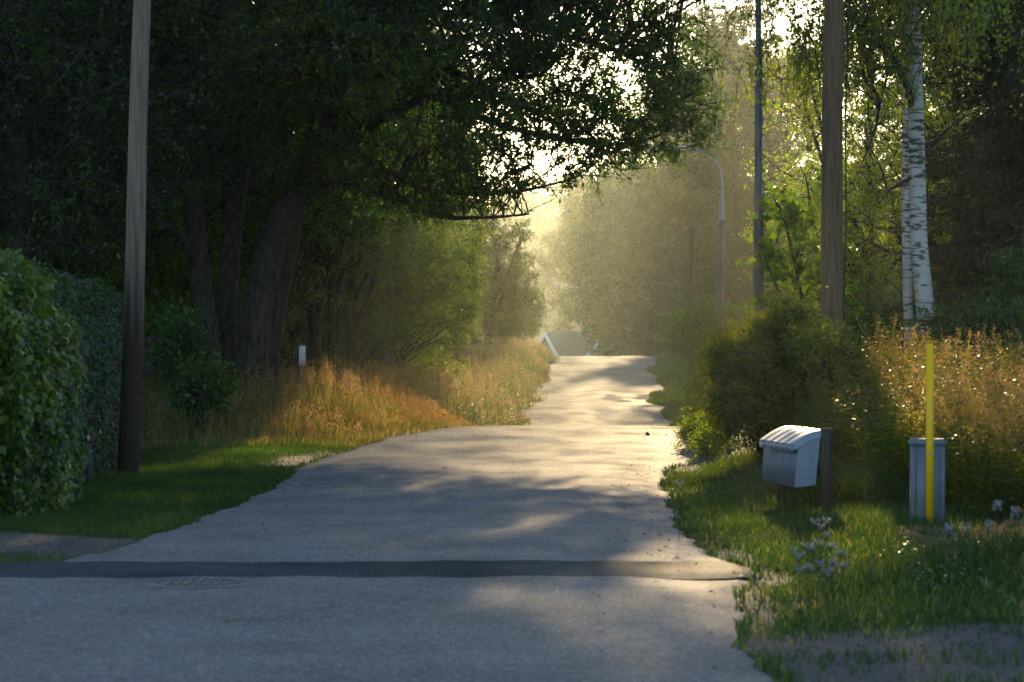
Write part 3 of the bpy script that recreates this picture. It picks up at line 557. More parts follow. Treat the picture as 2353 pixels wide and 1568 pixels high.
# --- the big many-stemmed tree by the road
def hero():
    rr = np.random.default_rng(11); D = 52.0; base = np.array((PX(570, D), D, H1(PX(570, D), D)))
    t = MB(); c = MB(); paths = []
    def W(pts, d=0): return np.array([np.array(P3(x, y, D+dd+d))-base for x, y, dd in pts])
    def R_(px): return [p/2.298*D/FPX for p in px]
    S = [([(560, 985, 0), (572, 900, 0), (580, 800, 0), (592, 700, 0), (625, 560, .2), (690, 420, .3), (745, 310, .4), (800, 150, .5), (850, -60, .8), (870, -250, 1)], [52, 42, 38, 36, 34, 27, 20, 15, 10, 5]),
         ([(505, 960, -.3), (492, 860, -.3), (476, 740, -.3), (460, 640, -.2), (446, 500, 0), (430, 350, 0), (392, 200, -.2), (360, 60, -.5), (330, -160, -.8)], [22, 21, 23, 25, 23, 20, 15, 11, 5]),
         ([(532, 960, .5), (520, 840, .6), (520, 700, .7), (530, 580, .9), (545, 440, 1.2), (565, 300, 1.6), (600, 100, 2), (620, -200, 2)], [26, 25, 25, 24, 21, 18, 12, 5]),
         ([(600, 950, .6), (612, 850, .7), (632, 700, .8), (662, 560, .8), (680, 440, 1.), (660, 300, 1.4), (655, 100, 1.8), (690, -200, 2.2)], [28, 27, 27, 25, 20, 17, 12, 5]),
         ([(455, 620, -.2), (430, 560, -.5), (385, 520, -1), (330, 470, -1.4), (240, 400, -2)], [14, 13, 11, 9, 4]),
         ([(690, 420, .3), (790, 330, 0), (900, 260, -.5), (1050, 200, -1), (1250, 170, -1.5)], [17, 14, 11, 8, 4]),
         ([(660, 480, .6), (760, 420, .3), (880, 440, 0), (1000, 494, -.2), (1110, 500, -.4), (1215, 492, -.6)], [11, 9, 7, 6, 4, 2]),
         ([(745, 310, .4), (850, 370, .6), (960, 430, .8), (1090, 445, 1), (1200, 438, 1.2), (1320, 410, 1.5)], [11, 9, 7, 5, 4, 2]),
         ([(800, 170, .5), (950, 200, .8), (1130, 280, 1), (1300, 320, 1.2), (1450, 330, 1.4), (1560, 290, 1.5)], [12, 10, 8, 6, 4, 2]),
         ([(820, 60, .6), (1000, 30, 1), (1200, 60, 1), (1400, 110, .8), (1520, 170, .6), (1620, 230, .5)], [12, 10, 8, 6, 4, 2]),
         ([(830, 40, .6), (1000, -120, .8), (1250, -260, .6), (1500, -320, .3), (1780, -300, 0)], [12, 11, 9, 6, 3]),
         ([(430, 350, 0), (380, 330, .5), (310, 290, .8), (230, 270, 1)], [9, 8, 6, 3])]
    for pts, px in S: paths.append(stem(t, W(pts), R_(px), 26, 12, jit=.04))
    # crown clumps: rejection against the outline, real depth of several metres
    low = np.array([(330, 520), (440, 420), (520, 360), (640, 400), (760, 450), (900, 480), (1000, 500), (1120, 488), (1190, 455), (1270, 425), (1350, 420), (1430, 425), (1500, 390), (1560, 370), (1620, 320), (1650, 250)])
    up_ = np.array([(330, -1150), (900, -1200), (1200, -1050), (1500, -800), (1640, -500), (1640, -130), (1500, -60), (1515, 20), (1580, 130), (1650, 215)])  # upper outline above the frame is stretched to shade road and near air
    n = 0; C = []
    while n < 4000:
        x = rr.uniform(330, 1650, 5000); y = rr.uniform(-1200, 520, 5000)
        lo = np.interp(x, low[:, 0], low[:, 1]); hi = np.interp(x, up_[:, 0], up_[:, 1])
        th = 1.4+5.2*np.clip(1-((x-800)/900)**2, 0, 1)*np.clip((lo-y)/350, .12, 1)
        d = D+.5+rr.uniform(-1, 1, 5000)*th
        dens = np.where(x > 1150, .95, 1.0)*np.where(y > 300, .75, 1.)
        gap = wob(x/95., y/75., 1.0, 21)
        k = (y < lo) & (y > hi) & (rr.uniform(size=5000) < dens) & (gap > np.where((x > 1050) & (y > 330), -.62, -.97))
        hole = .8*np.exp(-(((x-1530)/34)**2+((y-315)/26)**2)) + np.exp(-(((x-1262)/52)**2+((y-420)/60)**2)) + .1*np.exp(-(((x-1290)/70)**2+((y-300)/60)**2))
        k &= rr.uniform(size=5000) > hole*.93
        x, y, d = x[k], y[k], d[k]
        C.append(np.stack([PX(x, d), d, PZ(y, d)], 1)-base); n += len(x)
    C = np.concatenate(C)[:4000]
    x = rr.uniform(700, 1850, 2100); y = rr.uniform(-850, -70, 2100); d = D+rr.uniform(-5, 5, 2100); k = (y > np.interp(x, [700, 1200, 1500, 1700, 1850], [-1000, -900, -850, -700, -420])) & ((y < -50) | (x < 1600)); x, y, d = x[k], y[k], d[k]  # extra unseen crown above the frame, added to shade the near air and road
    C = np.concatenate([C, np.stack([PX(x, d), d, PZ(y, d)], 1)-base])
    limbs(t, C[::5], paths, rr, .05, .5)
    foliage(c, C, rr.uniform(.35, .75, len(C)), 66, .105, .05, SH_DIA, .1, 0, 7, t, rr)
    tree_obj('broadleaf_tree', tuple(base), 'huge dark many-stemmed tree whose crown arches over the road', 'tree', t, c, M_BARK, L_HERO)
hero()

def broad_proto(name, seed, H, cr, base_z, per, ncl, leaf, mat, tr=.16, holes=.25, low=False):
    rr = np.random.default_rng(seed); t = MB(); c = MB()
    top = H; sp = stem(t, [(0, 0, -.2), (rr.uniform(-.2, .2), 0, H*.3), (rr.uniform(-.4, .4), rr.uniform(-.3, .3), H*.6), (0, 0, H*.93)], [tr*1.2, tr, tr*.6, .03], 16, 9)
    paths = [sp]
    for k in range(4):
        a = rr.uniform(0, 6.28); z0 = H*rr.uniform(.2, .4); paths.append(stem(t, [(0, 0, z0), (math.cos(a)*cr*.3, math.sin(a)*cr*.3, z0+H*.14), (math.cos(a)*cr*.6, math.sin(a)*cr*.6, z0+H*.38)], [tr*.6, tr*.45, .03], 10, 7))
    zc = (H+base_z)/2; rz = (H-base_z)/2
    ells = [(0, 0, zc, cr, cr, rz)]+[(math.cos(a)*cr*.55, math.sin(a)*cr*.55, zc+rr.uniform(-.5, .4)*rz, cr*.55, cr*.55, rz*.45) for a in rr.uniform(0, 6.28, 5)]
    C = ell_points(ncl, ells, rr, .35, holes, 1.0/max(cr*.35, .5), seed); limbs(t, C[::7], paths, rr, .04)
    foliage(c, C, rr.uniform(.4, .8, ncl)*cr/3., per, leaf, leaf*.55, SH_DIA, .15, 0, 6, t, rr)
    return t, c, mat
def birch_proto(seed, H, cr, base_z, ncl, ns, per, leaf=.05, tr=.13, thin=.35, lmax=1.8):
    rr = np.random.default_rng(seed); t = MB(); c = MB()
    sp = stem(t, [(0, 0, -.2), (rr.uniform(-.2, .2), 0, H*.3), (rr.uniform(-.3, .3), .1, H*.65), (0, 0, H*.97)], [tr*1.15, tr, tr*.6, .02], 18, 9); paths = [sp]
    zc = (H+base_z)/2; rz = (H-base_z)/2
    C = ell_points(ncl, [(0, 0, zc, cr, cr, rz), (0, 0, zc+rz*.3, cr*.75, cr*.75, rz*.7)], rr, .3, thin, 1.1, seed)
    limbs(t, C[::3], paths, rr, .035, .9, 5, .1)
    strands(c, C, .38, ns, .4, lmax, per, leaf, leaf*.8, 0, t, rr)
    return t, c
def pine_proto(seed, H, cr, base_z, nwh, per, tr=.17):
    rr = np.random.default_rng(seed); t = MB(); c = MB()
    sp = stem(t, [(0, 0, -.2), (.05, 0, H*.4), (-.1, .1, H*.7), (0, 0, H*.98)], [tr*1.15, tr, tr*.6, .03], 18, 9); CC = []
    for i in range(nwh):
        z = base_z+(H-base_z)*(i/nwh)**.9; f = 1-(z-base_z)/(H-base_z); ln = cr*(.35+.75*math.sin(min(1, f+.12)*math.pi*.62))*rr.uniform(.7, 1.15)
        for k in range(5):
            a = rr.uniform(0, 6.28); d = np.array([math.cos(a), math.sin(a), 0]); s = np.linspace(0, 1, 8)[:, None]; l2 = ln*rr.uniform(.6, 1.1)
            pth = np.array([0, 0, z])+d*s*l2+np.array([0, 0, 1.])*(l2*(.1*s+.15*s**2-.12*np.sin(s*3)))+rr.normal(size=(8, 3))*.04
            tubes(t, pth, .04*(1-s[:, 0]*.8)*max(.3, f+.2), 5, cap=False)
            for q in (3, 4, 5, 6, 7):
                for _ in range(2): CC.append(pth[q]+rr.normal(size=3)*[.3, .3, .12]*l2*.35)
    C = np.array(CC); n = len(C); ntu = 10
    S = np.repeat(C, ntu, 0)+rr.normal(size=(n*ntu, 3))*[.2, .2, .07]; dr = norm(rr.normal(size=(n*ntu, 3))*.6+[0, 0, .9])
    m = len(S)*per; si = np.repeat(np.arange(len(S)), per)
    A = norm(dr[si]+rr.normal(size=(m, 3))*.75); leaves(c, S[si]+dr[si]*rr.uniform(0, .12, m)[:, None], A, rdir(m, 0, rr), .20*rr.uniform(.7, 1.2, m), .045, np.clip(np.repeat(rr.uniform(0, .4, len(S)), per)+rr.uniform(0, .6, m), 0, 1), SH_DIA)
    return t, c
def spruce_proto(seed, H, cr, per=230, tr=.17, zs=.3, step=.3):
    rr = np.random.default_rng(seed); t = MB(); c = MB(); stem(t, [(0, 0, -.2), (0, 0, H*.5), (0, 0, H)], [tr, tr*.6, .02], 10, 8)
    zsx = np.arange(zs, H-.1, step); A0 = []
    for z in zsx:
        f = 1-z/H
        for k in range(7): A0.append((z+rr.uniform(-.1, .1), rr.uniform(0, 6.28), cr*(f**.75)*rr.uniform(.75, 1.12)+.06))
    A0 = np.array(A0); B = len(A0); s = np.linspace(0, 1, 6)[None, :, None]; d = np.stack([np.cos(A0[:, 1]), np.sin(A0[:, 1]), np.zeros(B)], 1)[:, None]
    l = A0[:, 2][:, None, None]; P = np.array([0, 0, 1.])*A0[:, 0][:, None, None]+d*s*l+np.array([0, 0, 1.])*l*(-.42*s+.2*s**3)
    tubes(t, P, np.repeat(.02*(1-s[:, :, 0]*.8), B, 0)*np.clip(A0[:, 2:3], .3, 1.3), 4, cap=False)
    m = B*per; bi = np.repeat(np.arange(B), per); tt = rr.uniform(.1, 1, m)**.8; i0 = np.minimum((tt*5).astype(int), 4); fr = (tt*5-i0)[:, None]
    p = P[bi, i0]*(1-fr)+P[bi, i0+1]*fr; side = np.cross(d[bi, 0], [0, 0, 1.]); wv = rr.uniform(-1, 1, m)*(1-tt*.75)*A0[bi, 2]*.42
    p = p+side*wv[:, None]-np.array([0, 0, 1])*(rr.uniform(0, .28, m)*np.clip(A0[bi, 2], .2, 1))[:, None]
    A = norm(d[bi, 0]*.7+side*np.sign(wv)[:, None]*.5+rr.normal(size=(m, 3))*.35+[0, 0, -.6])
    leaves(c, p, A, rdir(m, 0, rr), .13*rr.uniform(.6, 1.2, m), .035, rr.uniform(0, 1, m), SH_DIA)
    return t, c

def place(proto, name, x, D, label, cat='tree', group=None):
    t, c, tm, cm = proto; xx = PX(x, D); return tree_obj(name, (xx, D, H1(xx, D)), label, cat, t, c, tm, cm, group)
def cp(src, x, D, label, sc=1.0, rz=None, group=None, z=None, sxy=None):
    xx = PX(x, D); s = (sxy or sc, sxy or sc, sc); return dup(src, (xx, D, H1(xx, D)-.05 if z is None else z), label, rng.uniform(0, 6.28) if rz is None else rz, s, group)

# left side
t, c, _ = broad_proto('a', 31, 16, 4.4, 2.2, 62, 1250, .095, L_HERO, .22, .5); A = place((t, c, M_BARKD, L_HERO), 'broadleaf_tree', 20, 47, 'dark leafy tree above the vine-covered hedge, sky glinting through its top')
t, c, _ = broad_proto('b', 32, 11, 3.6, .5, 62, 800, .10, L_MID, .16, .2); Bt = place((t, c, M_BARKD, L_MID), 'broadleaf_tree', 250, 66, 'tree filling the gap behind the grey pole, leaves touched by yellow light')
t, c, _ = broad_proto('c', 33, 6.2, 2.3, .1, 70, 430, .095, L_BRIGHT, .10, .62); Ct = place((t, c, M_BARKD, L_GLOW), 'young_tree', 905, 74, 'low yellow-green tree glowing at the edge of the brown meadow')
t, c, _ = broad_proto('d', 34, 6.0, 2.0, .4, 80, 420, .085, L_MID, .12, .1); Dt = place((t, c, M_BARKD, L_FBIRCH), 'broadleaf_tree', 1130, 108, 'rounded hazy green tree left of the far road'); Dt.scale = (.9, .9, 1.02)
# slender alders behind the sign post
sl_lab = ['slender dark stem nearest the big trunk, behind the sign post', 'second slender dark stem right of the sign post', 'third slender stem, between the sign post and the glowing tree', 'fourth slender dark stem, closest to the glowing tree']
t, c, _ = broad_proto('e', 35, 9.5, 1.9, 2.6, 60, 330, .09, L_MID, .12, .2); E = None
for i, (x, D) in enumerate([(672, 64), (728, 62), (768, 66), (812, 68)]):
    if E is None: E = place((t, c, M_BARKD, L_MID), 'slender_tree', x, D, sl_lab[0], group='slender trees behind the sign post')
    else: cp(E, x, D, sl_lab[i], [1, 1.05, .95, .9][i], group='slender trees behind the sign post')
gl = 'trees massed behind the meadow on the left'
lt = 'dark leafy tree in the mass behind the big many-stemmed tree'
for x, D, s in [(-60, 62, 1.4), (110, 78, 1.25), (400, 80, 1.6), (540, 76, 1.4), (640, 86, 1.6), (740, 96, 1.5), (480, 98, 1.8), (250, 100, 1.8), (30, 100, 1.8), (850, 108, 1.3), (330, 60, 1.1), (-400, 50, 1.4), (-500, 70, 1.7)]:
    cp(Bt, x, D, lt, s, group=gl)
for x, D, s in [(170, 50, .5), (-20, 56, .62), (400, 56, .55), (330, 70, .75), (620, 76, .8), (520, 60, .55)]: cp(Ct, x, D, 'low bright-leaved tree in the shade of the big tree', s*1.2, group='low trees under the big tree')
cp(Ct, 975, 90, 'hazy small tree between the glowing tree and the dark spruce', .75)
cp(Dt, 1010, 135, 'hazy tall tree behind the dark spruce, left of the far road', 1.35)
cp(Dt, 930, 125, 'hazy tree half hidden behind the glowing yellow-green tree', 1.3)
cp(Dt, 1170, 128, 'small hazy tree peeping out behind the rounded tree at the far road', .8)
t, c = spruce_proto(41, 4.6, 1.15, 150, .08, .15, .2); S1 = place((t, c, M_BARKD, L_SPRUCE), 'spruce_tree', 1040, 94, 'small dark conical spruce behind the meadow, left of the far road')
# right side
t, c = birch_proto(51, 10, 2.6, 1.7, 480, 6, 17, .12, .16, .3, 1.0); F1 = place((t, c, M_BIRCH, L_FBIRCH), 'birch_tree', 1440, 175, 'drooping birch overhanging the far crest of the road'); F1.scale = (1.25, 1.25, 1.5)
F2 = cp(F1, 1492, 186, 'white-trunked birch just behind the drooping one at the crest', 1.55)
t, c = birch_proto(52, 21, 4.2, 6, 560, 6, 16, .15, .2, .95, 1.2); G = place((t, c, M_BIRCH, L_FBIRCH), 'birch_tree', 1660, 200, 'tall hazy birch against the white sky behind the pine'); G.scale = (1.2, 1.2, 1.22)
cp(G, 1545, 230, 'tall hazy birch left of its twin, above the curved lamp', 1.35)
cp(G, 1345, 255, 'tall distant birch right of the bright gap above the road', 1.02); cp(G, 1440, 240, 'tall distant birch over the drooping one, its top behind the dark crown', .95)
t, c = pine_proto(61, 13.2, 3.4, .9, 21, 7); Pn = place((t, c, M_PINEBARK, L_PINE), 'pine_tree', 1690, 125, 'large hazy pine with reddish trunk right behind the curved street lamp'); Pn.scale = (1.15, 1.15, 1.15)
cp(Pn, 1572, 165, 'smaller hazy pine left of the large pine', 1.25, 1.0); cp(Pn, 1795, 140, 'hazy pine right of the steel lamp post', 1.15, 2.0); cp(Pn, 1640, 180, 'pine hidden deep in the haze behind the large pine', 1.0, 4.0)
# roadside birches with white stems
def near_birch():
    rr = np.random.default_rng(71); D = 42.0; x0 = 2130; base = np.array((PX(x0, D), D, H1(PX(x0, D), D)))
    t = MB(); c = MB(); b = MB()
    def W(pts): return np.array([np.array(P3(x, y, D+dd))-base for x, y, dd in pts])
    def R_(px): return [p/2.298*D/FPX for p in px]
    p1 = stem(t, W([(2140, 850, 0), (2133, 780, 0), (2126, 700, 0), (2112, 560, 0), (2108, 400, 0), (2104, 220, 0), (2098, 0, 0), (2092, -250, 0), (2100, -600, 0)]), R_([27, 23, 21, 20, 19, 18, 16.5, 13, 5]), 34, 16, jit=.02)
    br = []
    for pts, px in [([(2098, 250, 0), (2080, 190, -.3), (2050, 130, -.6), (2000, 75, -.9), (1945, 35, -1.2), (1900, 0, -1.5)], [10, 9, 8, 7, 5, 3]),
                    ([(2092, 160, 0), (2050, 155, -.2), (2010, 160, -.4), (1990, 190, -.5), (2020, 225, -.4), (2010, 300, -.5), (1985, 365, -.6)], [6, 5.5, 5, 5, 4, 3, 1.5]),
                    ([(2115, 60, 0), (2150, 95, .2), (2175, 60, .5), (2150, 10, .8), (2200, -60, 1.2)], [7, 6, 6, 5, 3]),
                    ([(2118, 330, 0), (2150, 325, .2), (2180, 295, .4), (2230, 260, .7)], [6, 5, 3.5, 2]),
                    ([(2098, 405, 0), (2065, 425, -.2), (2040, 440, -.4), (2020, 470, -.5)], [5, 4, 3, 2]),
                    ([(2098, -50, 0), (2000, -120, -1), (1900, -150, -2), (1800, -120, -3)], [9, 7, 5, 3]),
                    ([(2098, -50, 0), (2200, -120, 1), (2300, -150, 1.5), (2380, -120, 2)], [9, 7, 5, 3])]:
        br.append(stem(b, W(pts), R_(px), 16, 7, jit=.03))
    C = []
    while len(C) < 270:
        x = rr.uniform(1735, 2290); y = rr.uniform(-500, 300); lo = np.interp(x, [1735, 1800, 1900, 2000, 2100, 2250, 2420], [80, 230, 190, 150, 20, 120, 200])
        if y < lo and wob(np.array(x/60.), np.array(y/60.), 1, 8) > (.0 if y > -60 else -.2): C.append(np.array(P3(x, y, D+rr.uniform(-2.8, 2.8)))-base)
    C = np.array(C); limbs(b, C[::3], [p1]+br, rr, .03, .7, 5, .1)
    strands(c, C, .42, 6, .3, 1.25, 22, .06, .05, 0, b, rr, .26)
    rt = root('birch_tree', tuple(base), 'white-trunked roadside birch with twisted dark branches, nearest the camera', 'tree')
    t.build('trunk', M_BIRCH, rt, smooth=True); b.build('branches', M_BARK, rt, smooth=True); c.build('crown', L_BIRCH, rt)
near_birch()
rr = np.random.default_rng(72); D = 45.; base = np.array((PX(2085, D), D, H1(PX(2085, D), D))); t = MB(); c = MB()
p = stem(t, np.array([np.array(P3(x, y, D))-base for x, y in [(2092, 900), (2088, 750), (2084, 600), (2082, 400), (2083, 200), (2080, 0), (2075, -300), (2070, -560)]]), [v/2.298*D/FPX for v in (12, 11, 11, 10, 9.5, 9, 7, 3)], 26, 12)
C = np.array([np.array(P3(rr.uniform(1960, 2260), rr.uniform(-560, 40), D+rr.uniform(-1, 2.5)))-base for _ in range(130)]); limbs(t, C[::3], [p], rr, .03, .8, 5)
strands(c, C, .42, 6, .3, 1.2, 18, .06, .05, 0, t, rr, .26); tree_obj('birch_tree', tuple(base), 'slimmer birch trunk standing close behind the white-trunked roadside birch', 'tree', t, c, M_BIRCH, L_BIRCH)
# sunlit deciduous trees behind the birches
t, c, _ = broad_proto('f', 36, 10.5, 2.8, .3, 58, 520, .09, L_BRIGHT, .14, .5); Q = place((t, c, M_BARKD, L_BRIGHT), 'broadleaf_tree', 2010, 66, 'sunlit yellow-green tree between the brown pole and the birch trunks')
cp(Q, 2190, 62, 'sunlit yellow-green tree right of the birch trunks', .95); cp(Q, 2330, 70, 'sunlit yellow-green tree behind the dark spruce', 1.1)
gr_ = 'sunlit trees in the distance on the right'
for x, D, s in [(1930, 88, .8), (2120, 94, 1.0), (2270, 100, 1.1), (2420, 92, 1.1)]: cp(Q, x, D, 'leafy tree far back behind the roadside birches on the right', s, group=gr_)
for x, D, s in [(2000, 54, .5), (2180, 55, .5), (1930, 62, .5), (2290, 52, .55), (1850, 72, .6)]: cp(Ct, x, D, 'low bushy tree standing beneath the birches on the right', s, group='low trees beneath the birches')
t, c = spruce_proto(42, 15, 2.5, 480, .2, .5, .27); S2 = place((t, c, M_BARKD, L_SPRUCE), 'spruce_tree', 2375, 46, 'tall nearly black spruce at the right edge of the picture')
cp(S2, 2420, 56, 'dark spruce behind the near-black one at the right edge', .95)
for x, D, s in [(2560, 64, 1.35), (2480, 74, 1.5), (2700, 60, 1.4)]: cp(S2, x, D, 'tall dark spruce added beyond the right edge to shade the air', s, group='tall shade spruces added beyond the right edge')  # spruces added for their shade on the near air at right
# maple sapling between steel lamp and brown pole
rr = np.random.default_rng(81); D = 42.; base = np.array((PX(1855, D), D, H1(PX(1855, D), D))); t = MB(); c = MB(); pts = [[(1855, 900), (1850, 750), (1830, 620), (1800, 500), (1775, 450)], [(1850, 750), (1800, 690), (1760, 600)], [(1852, 800), (1890, 650), (1900, 480)], [(1850, 700), (1830, 600), (1860, 480), (1850, 400)]]
ps = [stem(t, np.array([np.array(P3(x, y, D+k*.25))-base for x, y in p]), [.03, .022, .01], 12, 6) for k, p in enumerate(pts)]
C = []
for (x, y, sx, sy, n) in [(1790, 480, 40, 35, 16), (1770, 590, 38, 35, 16), (1830, 520, 45, 50, 16), (1860, 620, 50, 55, 22), (1890, 460, 35, 60, 12), (1960, 690, 40, 30, 6), (1840, 700, 60, 40, 16), (1940, 560, 30, 60, 5)]:
    for _ in range(int(n*.62)): C.append(np.array(P3(x+rr.normal()*sx*.6, y+rr.normal()*sy*.6, D+rr.uniform(-.6, .6)))-base)
C = np.array(C); limbs(t, C[::2], ps, rr, .012, .6, 4); foliage(c, C, .28, 17, .11, .12, SH_MAPLE, .1, 0, 6, t, rr)
tree_obj('maple_sapling', tuple(base), 'young maple with bright lobed leaves between the steel lamp post and the brown pole', 'tree', t, c, M_BARK, L_MAPLE)
# distant forest in the haze, single trees
t, c, _ = broad_proto('g', 37, 21, 5.5, 1, 70, 700, .26, L_MID, .25, .05); Fa = place((t, c, M_BARKD, L_FAR), 'forest_tree', 1180, 500, 'hazy tree of the distant wood beyond the houses', group='trees of the distant wood'); Fa.scale = (1.6, 1.6, 1.6)
rg = np.random.default_rng(5)
for i in range(46):
    x = 60+i*52+rg.uniform(-20, 20); D = rg.uniform(470, 600); s = rg.uniform(1.3, 1.7)
    s *= 1.12
    if 1180 < x < 1320: s = rg.uniform(1.72, 1.85)*D/535
    cp(Fa, x, D, 'hazy tree of the distant wood beyond the houses', s, group='trees of the distant wood')

# ------------------------------------------------------------------ hedges and shrubs
def hedge(name, label, y0, y1, xf, depth, h, n, leaf, mat, shape, seed, w0=None):
    rr = np.random.default_rng(seed); base = np.array((float(xf((y0+y1)/2))-depth/2, (y0+y1)/2, 0)); m = n
    y = rr.uniform(y0, y1, m); u = rr.uniform(size=m); face = rr.integers(0, 10, m); zt = h(y)
    d = np.clip(rr.normal(size=m)*.12, -.16, 1)
    bump = .13*wob(y*2.2, y*0+u*4, 1.1, seed)+.09*wob(y*5, u*9, 1, seed+1)+.10*wob(y*9, u*19, 1, seed+2)
    X = xf(y)-d+bump; Zc = u*zt
    X = X - .45*sstep(.75, 1.0, u)*sstep(0, 1, u)
    tf = face > 6; X = np.where(tf, xf(y)-rr.uniform(0, depth, m), X); Zc = np.where(tf, zt-d+bump*.8-.25*sstep(.2, .0, (xf(y)-X)/depth), Zc)
    en = face == 6; X = np.where(en, xf(y0)-rr.uniform(0, depth, m), X); y = np.where(en, y0+d+bump*.6, y); Zc = np.where(en, u*h(y0), Zc)
    P = np.stack([X, y, Zc+hz(X, y)], 1)-base
    out = np.where(tf[:, None], [0, 0, 1.], np.where(en[:, None], [0, -1., .3], [1., -.3, .35])); 
    A = norm(rr.normal(size=(m, 3))*.5+[0, 0, -.8]+out*.3); Nn = norm(out+rr.normal(size=(m, 3))*.45)
    patch = np.clip(.5+1.1*wob(y*3.5, Zc*3.5+X*3, 1, seed+4), 0, 1)*.6; sc = rr.uniform(.35, 1.2, m)
    c = MB(); rn = np.clip(patch+rr.uniform(-.15, .5, m), 0, 1); h1 = rr.uniform(size=m) < .45
    for hh_, shp, q_ in ((h1, shape, 1.), (~h1, SH_OVAL, .8)): leaves(c, P[hh_], A[hh_], Nn[hh_], leaf*sc[hh_]*q_, leaf*.85*sc[hh_]*q_, rn[hh_], shp)
    t = MB(); k = 160; ys_ = rr.uniform(y0+.2, y1, k); xs_ = xf(ys_)-rr.uniform(.35, depth-.2, k); g = hz(xs_, ys_)
    B = np.stack([xs_, ys_, g], 1)-base; hh = (h(ys_)*rr.uniform(.7, .95, k))[:, None, None]; s = np.linspace(0, 1, 5)[None, :, None]
    tubes(t, B[:, None]+rr.normal(size=(k, 1, 3))*[.25, .25, 0]*s+np.array([0, 0, 1.])*s*hh, np.repeat((.022*(1-.7*s[:, :, 0])), k, 0), 5)
    # dense twiggy heart
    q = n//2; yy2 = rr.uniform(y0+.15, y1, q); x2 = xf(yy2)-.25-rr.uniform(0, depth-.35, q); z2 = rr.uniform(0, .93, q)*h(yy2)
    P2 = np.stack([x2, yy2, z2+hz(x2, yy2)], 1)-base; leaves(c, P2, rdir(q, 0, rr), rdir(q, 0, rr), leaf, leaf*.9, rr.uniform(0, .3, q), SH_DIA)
    rt = root(name, tuple(base), label, 'hedge'); t.build('stems', M_BARK, rt); c.build('leaves', mat, rt)
hedge('hedge', 'tall bright green vine-covered hedge at the left edge, nearest the camera', 24.6, 29.0, lambda y: np.interp(y, [24, 26, 27.5, 29.5], [-4.4, -4.18, -4.35, -4.75]), 1.7, lambda y: np.interp(y, [24, 27, 29.2], [2.05, 2.15, 2.0]), 60000, .082, L_VINE, SH_MAPLE, 91)
hedge('hedge', 'darker clipped hedge running on behind the vine-covered one to the grey pole', 29.0, 40.0, lambda y: np.interp(y, [29, 33, 40], [-4.55, -4.85, -5.25]), 1.5, lambda y: np.interp(y, [29, 34, 40], [2.15, 2.1, 2.15]), 42000, .075, L_HEDGE, SH_OVAL, 92)

def shrub(name, label, ells, n, per, leaf, mat, seed, cat='shrub', r=(.16, .34), shape=SH_DIA, shell=.5, base=None, holes=.0, hs=3.):
    rr = np.random.default_rng(seed); E = np.array(ells, float)
    b = np.array(base if base is not None else (E[:, 0].mean(), E[:, 1].mean(), H1(E[:, 0].mean(), E[:, 1].mean())))
    C = ell_points(n, ells, rr, shell, holes, hs, seed); C = C[C[:, 2] > hz(C[:, 0], C[:, 1])+.05]-b; t = MB(); c = MB(); k = max(6, n//10)
    paths = []
    for i in range(k):
        e = C[rr.integers(len(C))]; s0 = np.array([e[0]*.12, e[1]*.12, -.05]); paths.append(stem(t, [s0, (s0+e)/2+[0, 0, .2], e], [.022, .015, .006], 7, 5))
    limbs(t, C[::4], paths, rr, .01, .7, 4); foliage(c, C, rr.uniform(*r, len(C)), per, leaf, leaf*.5, shape, .35, 0, 6, t, rr)
    rt = root(name, tuple(b), label, cat); t.build('stems', M_BARK, rt, smooth=True); c.build('foliage', mat, rt); return rt
def E_(x, y, D, rx, ry, rd): return (*P3(x, y, D), rx/2.298*D/FPX, rd, ry/2.298*D/FPX)
shrub('bush', 'large rounded roadside bush with golden sunlit edge, beneath the brown pole', [E_(1790, 880, 34.5, 140, 130, 1.2), E_(1830, 770, 35, 55, 80, .7), E_(1760, 790, 35, 50, 60, .6), E_(1705, 860, 34, 65, 75, .8), E_(1690, 960, 33.5, 60, 90, .8), E_(1880, 900, 33.5, 120, 130, 1.1), E_(1890, 800, 34.5, 40, 60, .6), E_(1665, 820, 34.5, 28, 40, .4)], 820, 75, .062, L_BUSH, 101, r=(.10, .38), holes=.8, hs=3.2, shell=.3)
shrub('bush', 'small bright green bush spilling onto the asphalt edge at the near crest', [E_(1610, 1005, 40, 45, 38, .6), E_(1640, 1020, 38, 30, 30, .5)], 110, 50, .05, L_BRIGHT, 102)
shrub('bush', 'pale hazy shrub between the lit grass and the large roadside bush', [E_(1605, 890, 62, 18, 75, 1.0), E_(1640, 860, 60, 40, 95, 1.2), E_(1625, 950, 58, 25, 50, .8)], 260, 55, .06, L_MID, 103, r=(.15, .35))
shrub('bush', 'dark broad-leaved shrub at the foot of the big tree, behind the grey pole', [E_(420, 820, 45, 55, 80, .8), E_(465, 890, 44, 60, 55, .8), E_(400, 750, 46, 35, 40, .6)], 170, 40, .10, L_HERO, 104, r=(.25, .5))
shrub('bush', 'low dark undergrowth bush behind the slender stems', [E_(700, 760, 70, 140, 60, 1.5), E_(860, 770, 71, 90, 50, 1.2)], 260, 50, .08, L_MID, 105, r=(.3, .6))
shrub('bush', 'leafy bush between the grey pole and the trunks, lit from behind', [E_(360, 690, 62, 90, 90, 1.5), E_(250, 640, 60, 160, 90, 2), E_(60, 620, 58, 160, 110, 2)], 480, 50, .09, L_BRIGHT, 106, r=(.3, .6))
shrub('bush', 'dark bush beneath the tall spruce at the right edge', [E_(2280, 780, 40, 160, 90, 1.5), E_(2080, 760, 48, 130, 80, 1.5), E_(2380, 700, 42, 100, 160, 1.5)], 420, 55, .08, L_HERO, 107, r=(.3, .6))
